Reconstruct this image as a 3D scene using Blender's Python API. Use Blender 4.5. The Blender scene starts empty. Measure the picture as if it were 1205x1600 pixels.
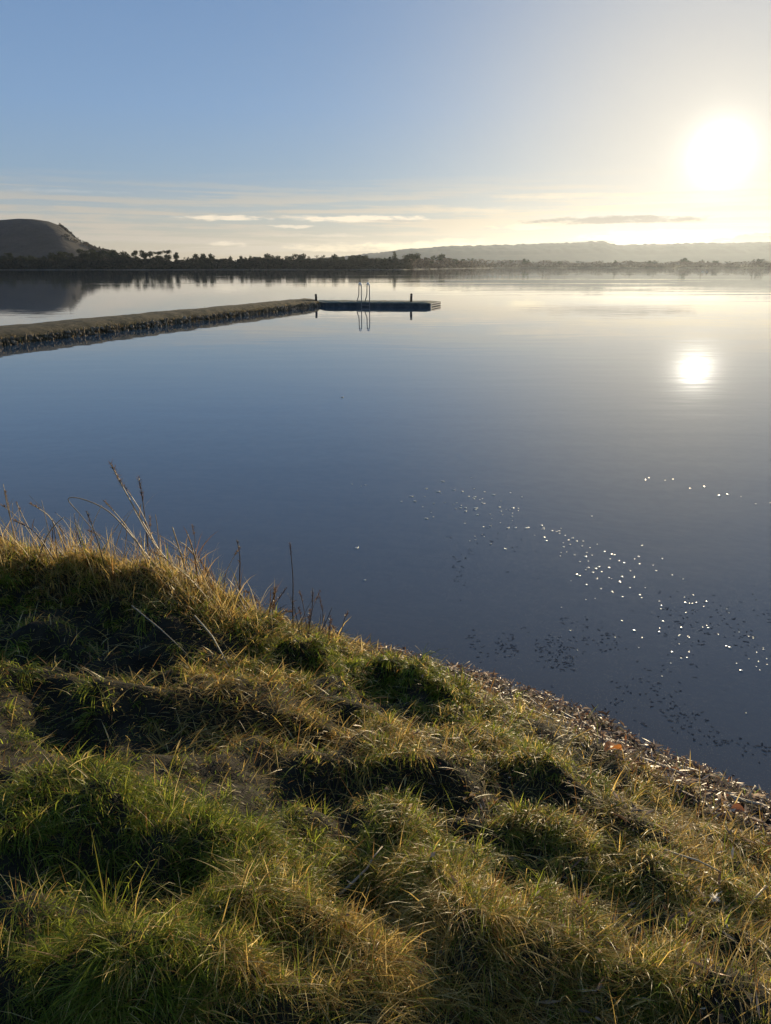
import bpy, bmesh, math, random
import numpy as np
from mathutils import Vector, Matrix, Euler

R = math.radians
sc = bpy.context.scene
col = sc.collection
rng = np.random.default_rng(11)
random.seed(5)

# ------------------------------------------------------------------ camera
CAM_H = 2.6
cam_d = bpy.data.cameras.new('camera')
cam_d.sensor_fit = 'VERTICAL'
cam_d.sensor_height = 24.0
cam_d.lens = 24.0 * 1204.0 / 1600.0
cam_d.clip_start = 0.05
cam_d.clip_end = 30000.0
cam = bpy.data.objects.new('camera', cam_d)
cam.location = (0, 0, CAM_H)
cam.rotation_euler = (R(90 - 17.69), 0, 0)
col.objects.link(cam)
sc.camera = cam

# ------------------------------------------------------------------ sun and sky
SUN_AZ, SUN_EL = R(21.7), R(6.74)
SUN = Vector((math.sin(SUN_AZ) * math.cos(SUN_EL), math.cos(SUN_AZ) * math.cos(SUN_EL), math.sin(SUN_EL)))
sl = bpy.data.lights.new('sun', 'SUN')
sl.energy = 5.0
sl.angle = R(0.53)
sl.color = (1.0, 0.80, 0.50)
so = bpy.data.objects.new('sun', sl)
so.rotation_euler = SUN.to_track_quat('Z', 'Y').to_euler()
so.location = (20, 50, 30)
col.objects.link(so)

SKY_STRENGTH = 0.085
world = bpy.data.worlds.new('World')
sc.world = world
world.use_nodes = True
wt = world.node_tree
wt.nodes.clear()


class NT:
    """small helper to write node maths as calls"""
    def __init__(s, t):
        s.t = t

    def new(s, typ, **kw):
        n = s.t.nodes.new(typ)
        for k, v in kw.items():
            setattr(n, k, v)
        return n

    def put(s, sock, v):
        if hasattr(v, 'is_linked') or hasattr(v, 'links'):
            s.t.links.new(v, sock)
        else:
            sock.default_value = v

    def m(s, op, a, b=None, c=None, clamp=False):
        n = s.new('ShaderNodeMath', operation=op, use_clamp=clamp)
        s.put(n.inputs[0], a)
        if b is not None:
            s.put(n.inputs[1], b)
        if c is not None:
            s.put(n.inputs[2], c)
        return n.outputs[0]

    def vm(s, op, a, b=None):
        n = s.new('ShaderNodeVectorMath', operation=op)
        s.put(n.inputs[0], a)
        if b is not None:
            s.put(n.inputs[1], b)
        return n.outputs['Value'] if op in ('DOT_PRODUCT', 'LENGTH', 'DISTANCE') else n.outputs[0]

    def xyz(s, x, y, z):
        n = s.new('ShaderNodeCombineXYZ')
        for i, v in enumerate((x, y, z)):
            s.put(n.inputs[i], v)
        return n.outputs[0]

    def sep(s, v):
        n = s.new('ShaderNodeSeparateXYZ')
        s.put(n.inputs[0], v)
        return n.outputs

    def noise(s, vec, scale, detail=3, rough=0.5, dist=0.0, out=0):
        n = s.new('ShaderNodeTexNoise')
        s.put(n.inputs['Vector'], vec)
        s.put(n.inputs['Scale'], scale)
        s.put(n.inputs['Detail'], detail)
        s.put(n.inputs['Roughness'], rough)
        s.put(n.inputs['Distortion'], dist)
        return n.outputs[out]

    def mix(s, fac, a, b, blend='MIX'):
        n = s.new('ShaderNodeMix', data_type='RGBA', blend_type=blend)
        n.clamp_result = False
        s.put(n.inputs['Factor'], fac)
        s.put(n.inputs[6], a if not isinstance(a, tuple) or len(a) == 4 else (*a, 1))
        s.put(n.inputs[7], b if not isinstance(b, tuple) or len(b) == 4 else (*b, 1))
        return n.outputs[2]

    def ramp(s, fac, stops, interp='LINEAR'):
        n = s.new('ShaderNodeValToRGB')
        n.color_ramp.interpolation = interp
        e = n.color_ramp.elements
        while len(e) < len(stops):
            e.new(0.5)
        for el, (p, c) in zip(e, stops):
            el.position = p
            el.color = (*c, 1) if len(c) == 3 else c
        s.put(n.inputs[0], fac)
        return n.outputs[0]

    def smooth(s, x, a, b):
        n = s.new('ShaderNodeMapRange', interpolation_type='SMOOTHSTEP')
        s.put(n.inputs[0], x)
        n.inputs[1].default_value = a
        n.inputs[2].default_value = b
        return n.outputs[0]


def build_world():
    w = NT(wt)
    sky = w.new('ShaderNodeTexSky', sky_type='NISHITA')
    sky.sun_disc = False
    sky.sun_elevation = SUN_EL
    sky.sun_rotation = SUN_AZ
    sky.altitude = 100
    sky.air_density = 1.0
    sky.dust_density = 0.5
    sky.ozone_density = 3.0
    tc = w.new('ShaderNodeTexCoord')
    d = w.vm('NORMALIZE', tc.outputs['Generated'])
    dx, dy, dz = w.sep(d)
    az = w.m('MULTIPLY', w.m('ARCTAN2', dx, dy), 180 / math.pi)
    el = w.m('MULTIPLY', w.m('ARCSINE', dz), 180 / math.pi)
    c = w.vm('DOT_PRODUCT', d, tuple(SUN))
    th = w.m('MULTIPLY', w.m('ARCCOSINE', w.m('MINIMUM', c, 0.999999)), 180 / math.pi)
    base = w.vm('SCALE', sky.outputs[0])
    base.node.inputs['Scale'].default_value = SKY_STRENGTH
    # milky winter air: the clear-sky colour veiled towards the horizon, the same all round
    grad = w.ramp(w.m('DIVIDE', w.m('MAXIMUM', el, 0.0), 90.0, clamp=True), [
        (0.0, (.56, .47, .35)), (.016, (.54, .48, .39)), (.035, (.44, .47, .48)), (.065, (.295, .415, .57)), (.11, (.245, .385, .615)),
        (.18, (.195, .325, .56)), (.35, (.145, .265, .49)), (1.0, (.065, .155, .36))])
    base = w.mix(.80, base, grad)
    # thin high veil round the sun: bright core, wide creamy aureole
    core = w.m('MULTIPLY', w.m('EXPONENT', w.m('DIVIDE', th, -.60)), 5.5)
    mid = w.m('MULTIPLY', w.m('EXPONENT', w.m('DIVIDE', th, -3.2)), 0.36)
    t3 = w.m('DIVIDE', th, 15.0)
    wide = w.m('MULTIPLY', w.m('EXPONENT', w.m('MULTIPLY', w.m('MULTIPLY', t3, t3), -1)), .88)
    base = w.mix(wide, base, (.70, .65, .565))
    def tint(f, k):
        n = w.vm('SCALE', k)
        w.put(n.node.inputs['Scale'], f)
        return n
    glow = w.vm('ADD', tint(core, (1, .95, .82)), tint(mid, (1, .88, .66)))
    skyc = w.vm('ADD', base, glow)
    # low streaks of stratus: coordinates in degrees, stretched along the horizon
    wob2 = w.noise(w.xyz(w.m('MULTIPLY', az, .9), w.m('MULTIPLY', el, 3.2), 4.0), 1.0, 2, .6)
    n = w.noise(w.xyz(w.m('MULTIPLY', az, .55), w.m('MULTIPLY', el, 2.6), 1.0), 1.0, 5, .62)
    # veil of long thin bands between 0.5 and 6 degrees
    band = w.noise(w.xyz(w.m('MULTIPLY', az, .085), w.m('ADD', w.m('MULTIPLY', el, 2.3), w.m('MULTIPLY', az, .012)), 7.0), 1.0, 4, .58, .3)
    prof = w.m('MULTIPLY', w.smooth(el, 0.0, .8), w.m('SUBTRACT', 1.0, w.smooth(el, 2.6, 6.5)))
    veil = w.m('MULTIPLY', w.smooth(w.m('ADD', band, w.m('MULTIPLY', w.m('SUBTRACT', n, .5), .22)), .42, .62), prof)
    glowk = w.m('EXPONENT', w.m('DIVIDE', th, -16.0))
    lit = w.mix(glowk, (.52, .47, .40), (1.20, .96, .62))
    s1 = w.mix(w.m('MULTIPLY', veil, .85), skyc, lit)
    # single clouds: centre azimuth, centre elevation, half width, half height, density, tone
    puff = w.m('ADD', w.m('MULTIPLY', w.m('SUBTRACT', n, .5), 3.0), 1.0)
    P = w.xyz(az, w.m('SUBTRACT', el, w.m('MULTIPLY', w.m('SUBTRACT', wob2, .5), .26)), 0.0)
    def cloud(src, a0, e0, aw, eh, dens, colour, soft=.6, seed=0.0):
        q = w.vm('MULTIPLY', w.vm('SUBTRACT', P, (a0, e0, 0)), (1 / aw, 1 / eh, 0))
        al = w.smooth(w.m('SUBTRACT', puff, w.vm('DOT_PRODUCT', q, q)), 0.0, soft)
        al.node.inputs[4].default_value = dens
        return w.mix(al, src, colour)
    cream = (1.02, .87, .66)
    grey = (.42, .38, .35)
    s2 = cloud(s1, -11.2, 3.15, 3.6, .17, .80, cream, 1.0, 1.0)
    s2 = cloud(s2, -5.6, 3.20, 2.0, .22, .55, cream, 1.2, 2.0)
    s2 = cloud(s2, -1.6, 3.12, 4.8, .27, .85, cream, .9, 3.0)
    s2 = cloud(s2, .4, 3.02, 2.4, .10, .55, grey, 1.0, 3.5)
    s2 = cloud(s2, -6.4, 2.62, 1.9, .13, .60, cream, .8, 4.0)
    s2 = cloud(s2, -11.0, 1.45, 1.4, .27, .6, cream, 1.2, 5.0)
    s2 = cloud(s2, -4.0, 1.25, 3.6, .32, .72, (.95, .80, .56), 1.2, 6.0)
    s2 = cloud(s2, 1.0, 1.30, 3.8, .36, .78, (1.0, .84, .56), 1.2, 7.0)
    s2 = cloud(s2, 5.0, 1.55, 3.2, .34, .70, (1.05, .88, .58), 1.2, 8.0)
    s2 = cloud(s2, 9.5, 2.55, 2.8, .22, .75, (1.15, .95, .62), 1.0, 8.5)
    s2 = cloud(s2, 18.5, 1.9, 6.5, .55, .60, (1.5, 1.28, .9), 1.3, 9.0)
    s2 = cloud(s2, 15.8, 2.95, 6.2, .30, .92, (.40, .345, .29), .8, 10.0)
    s2 = cloud(s2, 14.0, 1.55, 3.2, .12, .70, (.50, .43, .34), .8, 12.0)
    s2 = cloud(s2, 26.5, 1.45, 5.5, .70, .85, (.38, .335, .30), .5, 13.0)
    s2 = cloud(s2, -21.0, 4.6, 4.5, .14, .25, (.62, .62, .62), 1.4, 14.0)
    s2 = cloud(s2, 7.0, 3.7, 6.5, .30, .45, (.86, .74, .56), 1.6, 16.0)
    s2 = cloud(s2, 12.0, 4.5, 6.0, .26, .38, (1.0, .86, .64), 1.6, 17.0)
    s2 = cloud(s2, -4.5, 2.05, 5.0, .14, .45, (.78, .68, .54), 1.2, 18.0)
    bg = w.new('ShaderNodeBackground')
    w.put(bg.inputs[0], s2)
    bg.inputs[1].default_value = 0.78
    out = w.new('ShaderNodeOutputWorld')
    wt.links.new(bg.outputs[0], out.inputs[0])


build_world()
world.cycles.sampling_method = 'MANUAL'
world.cycles.sample_map_resolution = 1024

# ------------------------------------------------------------------ exposure
sc.view_settings.view_transform = 'Standard'
sc.view_settings.look = 'None'
sc.view_settings.exposure = 0.38
sc.view_settings.gamma = 1.0
sc.view_settings.use_curve_mapping = False
sc.render.engine = 'CYCLES'
sc.cycles.max_bounces = 8
sc.cycles.diffuse_bounces = 3
sc.cycles.transparent_max_bounces = 8
sc.cycles.volume_bounces = 1
sc.cycles.use_adaptive_sampling = True
sc.cycles.adaptive_threshold = 0.02
sc.cycles.use_denoising = True
sc.cycles.caustics_reflective = False
sc.cycles.caustics_refractive = False
sc.cycles.sample_clamp_indirect = 6.0

# ------------------------------------------------------------------ helpers


def tag(o, label=None, cat=None, group=None, kind=None):
    if label:
        o['label'] = label
    if cat:
        o['category'] = cat
    if group:
        o['group'] = group
    if kind:
        o['kind'] = kind
    return o


def link(name, me, mat=None, parent=None):
    o = bpy.data.objects.new(name, me)
    col.objects.link(o)
    if mat is not None and me is not None and not me.materials:
        me.materials.append(mat)
    if parent is not None:
        o.parent = parent
    return o


def empty(name, loc=(0, 0, 0), rz=0):
    o = bpy.data.objects.new(name, None)
    o.empty_display_size = .2
    o.location = loc
    o.rotation_euler = (0, 0, rz)
    col.objects.link(o)
    return o


def mesh_np(name, v, faces, nper, colors=None, smooth=False):
    """v (n,3); faces flat index array; nper = verts per polygon (int or array)"""
    me = bpy.data.meshes.new(name)
    v = np.asarray(v, dtype=np.float32)
    f = np.asarray(faces, dtype=np.int32).ravel()
    if np.isscalar(nper):
        nper = np.full(len(f) // nper, nper, dtype=np.int32)
    me.vertices.add(len(v))
    me.vertices.foreach_set('co', v.ravel())
    me.loops.add(len(f))
    me.loops.foreach_set('vertex_index', f)
    me.polygons.add(len(nper))
    start = np.concatenate(([0], np.cumsum(nper)[:-1])).astype(np.int32)
    me.polygons.foreach_set('loop_start', start)
    me.polygons.foreach_set('loop_total', nper.astype(np.int32))
    if smooth:
        me.polygons.foreach_set('use_smooth', np.ones(len(nper), dtype=bool))
    me.update(calc_edges=True)
    if colors is not None:
        a = me.color_attributes.new('tone', 'FLOAT_COLOR', 'POINT')
        c = np.ones((len(v), 4), dtype=np.float32)
        c[:, :3] = colors
        a.data.foreach_set('color', c.ravel())
    return me


def tube(pts, rad, n=6, cap=True):
    """vertices and quads of a tapered tube along pts"""
    pts = [Vector(p) for p in pts]
    vs, fs = [], []
    for i, p in enumerate(pts):
        t = (pts[min(i + 1, len(pts) - 1)] - pts[max(i - 1, 0)]).normalized()
        a = t.cross(Vector((0.3, 1, 0.1))).normalized() if abs(t.y) < .9 else t.cross(Vector((1, 0, 0.2))).normalized()
        b = t.cross(a)
        r = rad[i] if hasattr(rad, '__len__') else rad
        for k in range(n):
            q = 2 * math.pi * k / n
            vs.append(p + a * math.cos(q) * r + b * math.sin(q) * r)
    for i in range(len(pts) - 1):
        for k in range(n):
            fs.append((i * n + k, i * n + (k + 1) % n, (i + 1) * n + (k + 1) % n, (i + 1) * n + k))
    if cap:
        fs.append(tuple(range(n))[::-1])
        fs.append(tuple((len(pts) - 1) * n + k for k in range(n)))
    return vs, fs


class MB:
    def __init__(s):
        s.v, s.f = [], []

    def add(s, v, f):
        o = len(s.v)
        s.v += [tuple(p) for p in v]
        s.f += [tuple(i + o for i in q) for q in f]
        return s

    def tube(s, pts, rad, n=6):
        return s.add(*tube(pts, rad, n))

    def box(s, c, h, rz=0, bev=0):
        M = Matrix.Translation(c) @ Matrix.Rotation(rz, 4, 'Z')
        bm = bmesh.new()
        bmesh.ops.create_cube(bm, size=2)
        bmesh.ops.scale(bm, vec=h, verts=bm.verts)
        if bev:
            bmesh.ops.bevel(bm, geom=bm.edges[:], offset=bev, segments=1, affect='EDGES', profile=.5)
        bm.verts.index_update()
        s.add([M @ v.co for v in bm.verts], [[v.index for v in f.verts] for f in bm.faces])
        bm.free()
        return s

    def mesh(s, name, smooth=False):
        me = bpy.data.meshes.new(name)
        me.from_pydata(s.v, [], s.f)
        if smooth:
            for p in me.polygons:
                p.use_smooth = True
        me.update()
        return me


# value noise on numpy arrays
def _hash(ix, iy, seed):
    n = (ix.astype(np.int64) * 374761393 + iy.astype(np.int64) * 668265263 + seed * 1442695041) & 0x7fffffff
    n = ((n ^ (n >> 13)) * 1274126177) & 0x7fffffff
    n = n ^ (n >> 16)
    return (n & 0xffff) / 65535.0


def vnoise(x, y, seed=0):
    x, y = np.asarray(x, float), np.asarray(y, float)
    ix, iy = np.floor(x), np.floor(y)
    fx, fy = x - ix, y - iy
    fx, fy = fx * fx * (3 - 2 * fx), fy * fy * (3 - 2 * fy)
    a, b = _hash(ix, iy, seed), _hash(ix + 1, iy, seed)
    c, d = _hash(ix, iy + 1, seed), _hash(ix + 1, iy + 1, seed)
    return (a * (1 - fx) + b * fx) * (1 - fy) + (c * (1 - fx) + d * fx) * fy


def fbm(x, y, seed=0, oct=4):
    s, a, t = 0, 1.0, 0
    for i in range(oct):
        s = s + a * vnoise(x * 2 ** i, y * 2 ** i, seed + i * 17)
        t += a
        a *= .5
    return s / t


# ------------------------------------------------------------------ materials
def mat(name):
    m = bpy.data.materials.new(name)
    m.use_nodes = True
    t = m.node_tree
    t.nodes.clear()
    n = NT(t)
    out = n.new('ShaderNodeOutputMaterial')
    return m, n, out


def simple(name, c1, c2, scale=5.0, rough=.8, bump=.3, bdist=.01, detail=5, rand=0.0, spec=.3, coords='Object', stretch=(1, 1, 1)):
    m, n, out = mat(name)
    tc = n.new('ShaderNodeTexCoord')
    p = n.vm('MULTIPLY', tc.outputs[coords], stretch)
    f = n.noise(p, scale, detail, .62)
    f = n.smooth(f, .3, .7)
    c = n.mix(f, c1, c2)
    if rand:
        oi = n.new('ShaderNodeObjectInfo')
        k = n.m('ADD', 1 - rand * .5, n.m('MULTIPLY', oi.outputs['Random'], rand))
        s = n.vm('SCALE', c)
        n.put(s.node.inputs['Scale'], k)
        c = s
    b = n.new('ShaderNodeBsdfPrincipled')
    n.put(b.inputs['Base Color'], c)
    b.inputs['Roughness'].default_value = rough
    b.inputs['Specular IOR Level'].default_value = spec
    if bump:
        bp = n.new('ShaderNodeBump')
        bp.inputs['Strength'].default_value = bump
        bp.inputs['Distance'].default_value = bdist
        n.put(bp.inputs['Height'], n.noise(p, scale * 3, 5, .65))
        n.t.links.new(bp.outputs[0], b.inputs['Normal'])
    n.t.links.new(b.outputs[0], out.inputs[0])
    return m


def leafy(name, trans=.45, rough=.35, spec=.5, gain=1.0, tgain=1.0):
    """thin plant matter: colour from the vertex tone, diffuse and translucent, slightly glossy"""
    m, n, out = mat(name)
    at = n.new('ShaderNodeAttribute', attribute_name='tone')
    c = n.vm('SCALE', at.outputs['Color'])
    c.node.inputs['Scale'].default_value = gain
    b = n.new('ShaderNodeBsdfPrincipled')
    n.put(b.inputs['Base Color'], c)
    b.inputs['Roughness'].default_value = rough
    b.inputs['Specular IOR Level'].default_value = spec
    tr = n.new('ShaderNodeBsdfTranslucent')
    ct = n.vm('SCALE', c)
    ct.node.inputs['Scale'].default_value = tgain
    n.put(tr.inputs[0], ct)
    mx = n.new('ShaderNodeMixShader')
    mx.inputs[0].default_value = trans
    n.t.links.new(b.outputs[0], mx.inputs[1])
    n.t.links.new(tr.outputs[0], mx.inputs[2])
    n.t.links.new(mx.outputs[0], out.inputs[0])
    return m




def bank_soil():
    m, n, out = mat('bank_soil')
    geo = n.new('ShaderNodeNewGeometry')
    P = geo.outputs['Position']
    x, y, z = n.sep(P)
    f = n.smooth(n.noise(P, 9.0, 5, .62), .3, .7)
    soil = n.mix(f, (.014, .012, .008), (.034, .028, .016))
    silt = n.mix(n.smooth(n.noise(P, 2.5, 4, .6), .35, .65), (.15, .135, .11), (.25, .225, .185))
    c = n.mix(n.smooth(z, -.04, -.16), soil, silt)
    b = n.new('ShaderNodeBsdfPrincipled')
    n.put(b.inputs['Base Color'], c)
    b.inputs['Roughness'].default_value = .95
    b.inputs['Specular IOR Level'].default_value = .2
    bp = n.new('ShaderNodeBump')
    bp.inputs['Strength'].default_value = .8
    bp.inputs['Distance'].default_value = .02
    n.put(bp.inputs['Height'], n.noise(P, 27.0, 4, .65))
    n.t.links.new(bp.outputs[0], b.inputs['Normal'])
    n.t.links.new(b.outputs[0], out.inputs[0])
    return m


M_SOIL = bank_soil()
M_GRASS = leafy('grass_blades', .57, .42, .16, 1.15, 2.1)
M_STRAW = leafy('dry_straw', .48, .42, .18, .95, 1.8)
M_STEM = leafy('dry_stem', .15, .5, .4)
M_LITTER = leafy('dead_leaves', .30, .45, .30, 1.25, 1.2)
M_WEED = leafy('drowned_weed', .0, 1.0, .0)
M_TREE = leafy('far_foliage', .25, .8, .1)
M_BARK = simple('bark', (.03, .025, .02), (.07, .055, .04), 3, .9, 0)
M_HILL = None


# ------------------------------------------------------------------ near bank (ground sheet incl. lake bed)
SHORE = np.array([(60, -60), (30, -25), (6, -1.2), (3.6, 1.4), (2.6, 2.6), (1.96, 3.28), (1.58, 3.66), (1.18, 4.16), (.59, 4.6), (0, 4.95),
                  (-.5, 5.25), (-1.2, 5.65), (-2.2, 6.1), (-4, 6.6), (-8, 7.2), (-14, 7.8), (-19, 8.5), (-26, 13), (-40, 20), (-120, 40), (-400, 60)])


def shore_d(x, y):
    """signed distance to the waterline, positive on land"""
    x, y = np.asarray(x, float), np.asarray(y, float)
    best = np.full(x.shape, 1e9)
    sign = np.ones(x.shape)
    for (ax, ay), (bx, by) in zip(SHORE[:-1], SHORE[1:]):
        ex, ey = bx - ax, by - ay
        t = np.clip(((x - ax) * ex + (y - ay) * ey) / (ex * ex + ey * ey), 0, 1)
        qx, qy = x - (ax + t * ex), y - (ay + t * ey)
        d2 = qx * qx + qy * qy
        cr = ex * qy - ey * qx
        m = d2 < best - 1e-9
        best = np.where(m, d2, best)
        sign = np.where(m, np.where(cr >= 0, 1.0, -1.0), sign)
    return sign * np.sqrt(best)


PROF_D = [-60, -12, -4, -1.5, -.5, 0, .25, .5, .9, 1.5, 2.4, 3.6, 6, 12, 60]
PROF_Z = [-4, -2.4, -1.0, -.42, -.14, 0, .07, .19, .36, .54, .78, 1.0, 1.12, 1.3, 2.0]

# hummocks: x, y, radius along, radius across, heading (deg), height
HUMMOCKS = [
    (-1.55, 3.55, 0.5, 0.28, 0, -0.15),
    (-1.2, 2.85, 0.5, 0.24, 5, -0.14),
    (-0.45, 3.35, 0.3, 0.14, -10, -0.08),
    (0.18, 3.96, 0.32, 0.16, -35, 0.14),
    (0.55, 3.03, 0.22, 0.15, -50, 0.15),
    (0.02, 2.81, 0.18, 0.12, -60, 0.13),
    (0.04, 2.25, 0.16, 0.13, -60, 0.15),
    (0.17, 1.8, 0.24, 0.14, -65, 0.17),
    (0.68, 2.77, 0.2, 0.13, -45, 0.13),
    (0.59, 2.37, 0.22, 0.13, -30, 0.14),
    (0.96, 2.53, 0.2, 0.12, -40, 0.11),
    (0.5, 1.82, 0.25, 0.14, -30, 0.13),
    (0.81, 1.63, 0.22, 0.15, -30, 0.13),
    (-0.69, 3.31, 0.26, 0.14, 10, 0.13),
    (-0.55, 2.0, 0.22, 0.13, -20, 0.14),
    (-0.32, 1.75, 0.2, 0.13, -40, 0.15),
    (-0.35, 1.46, 0.2, 0.13, -10, 0.14),
    (-0.81, 1.54, 0.22, 0.15, -10, 0.14),
    (-1.0, 2.06, 0.25, 0.14, 0, 0.14),
    (-1.78, 3.77, 0.4, 0.16, 0, 0.14),
    (-1.25, 3.84, 0.2, 0.15, -40, 0.1),
    (-0.38, 3.98, 0.25, 0.13, -30, 0.1),
    (1.11, 3.4, 0.2, 0.12, -45, 0.09),
    (1.0, 2.16, 0.2, 0.14, -40, 0.11),
    (-0.07, 1.53, 0.16, 0.12, -40, 0.1),
    (-0.58, 1.37, 0.2, 0.14, 0, 0.12),
    (-0.2, 2.44, 0.22, 0.15, -40, -0.14),
    (0.3, 2.37, 0.2, 0.13, -50, -0.15),
    (-0.06, 1.82, 0.15, 0.12, -50, -0.13),
    (0.9, 2.77, 0.16, 0.1, -40, -0.12),
    (0.48, 2.03, 0.18, 0.12, -40, -0.13),
    (-0.87, 2.56, 0.4, 0.2, 0, -0.1),
    (-1.75, 4.28, 0.4, 0.12, 0, -0.1),
    (-0.65, 1.73, 0.2, 0.12, -20, -0.1),
    (-0.35, 2.97, 0.25, 0.14, -20, -0.1),
]
RIDGE = np.array([(-5.2, 4.9), (-3.2, 4.75), (-2.4, 4.6), (-1.6, 4.5), (-1.15, 4.25), (-.85, 4.0), (-.55, 3.95)])
RIDGE_H = np.array([.30, .30, .31, .31, .21, .09, .02])


def ridge(x, y):
    out = np.zeros(np.shape(x))
    for i in range(len(RIDGE) - 1):
        (ax, ay), (bx, by) = RIDGE[i], RIDGE[i + 1]
        ex, ey = bx - ax, by - ay
        t = np.clip(((x - ax) * ex + (y - ay) * ey) / (ex * ex + ey * ey), 0, 1)
        qx, qy = x - (ax + t * ex), y - (ay + t * ey)
        d = np.hypot(qx, qy)
        cr = ex * qy - ey * qx
        wd = np.where(cr > 0, .50, .26)      # gentle towards the lake, steep towards the land
        h = RIDGE_H[i] * (1 - t) + RIDGE_H[i + 1] * t
        out = np.maximum(out, h * np.exp(-(d / wd) ** 2))
    return out


def ground_z(x, y):
    x, y = np.asarray(x, float), np.asarray(y, float)
    d = shore_d(x, y)
    z = np.interp(d, PROF_D, PROF_Z)
    land = np.clip((d - .15) / .7, 0, 1)
    b = np.zeros(x.shape)
    for hx, hy, ra, rb, an, hh in HUMMOCKS:
        c, s = math.cos(R(an)), math.sin(R(an))
        u = ((x - hx) * c + (y - hy) * s) / ra
        v = (-(x - hx) * s + (y - hy) * c) / rb
        b = b + hh * np.exp(-(u * u + v * v))
    nz = (fbm(x * 2.1 + 3, y * 2.1 + 9, 3, 3) - .5) * .17 + (.35 - np.abs(vnoise(x * 3.9 + 1, y * 3.9, 28) - .5) * 2) * .11 + (vnoise(x * 7.3, y * 7.3 + 4, 29) - .5) * .10 + (vnoise(x * 9, y * 9, 8) - .5) * .03
    fade = np.clip(1.4 - np.hypot(x, y) / 30, 0, 1)
    z = z + land * (b * .78 + nz * fade + ridge(x, y))
    z = z + np.where(d < 0.2, (fbm(x * 3, y * 3, 21, 3) - .5) * .06 * np.clip(1 + d / 10, 0, 1), 0)
    return z


def axis(lo, hi, step, ext_lo, ext_hi, g=1.28):
    c = list(np.arange(lo, hi + 1e-6, step))
    s = step
    while c[-1] < ext_hi:
        s *= g
        c.append(c[-1] + s)
    s = step
    while c[0] > ext_lo:
        s *= g
        c.insert(0, c[0] - s)
    return np.array(c)


def make_ground():
    ax = axis(-4.2, 3.2, .04, -400, 400)
    ay = axis(.4, 6.4, .04, -60, 560)
    X, Y = np.meshgrid(ax, ay)
    Z = ground_z(X.ravel(), Y.ravel())
    v = np.stack([X.ravel(), Y.ravel(), Z], 1)
    w, h = len(ax), len(ay)
    i, j = np.meshgrid(np.arange(w - 1), np.arange(h - 1))
    a = (j * w + i).ravel()
    f = np.stack([a, a + 1, a + 1 + w, a + w], 1)
    o = link('ground', mesh_np('ground', v, f, 4, smooth=True), M_SOIL)
    tag(o, 'hummocky grassy bank sloping down to the lake', 'ground', kind='structure')


make_ground()


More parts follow.
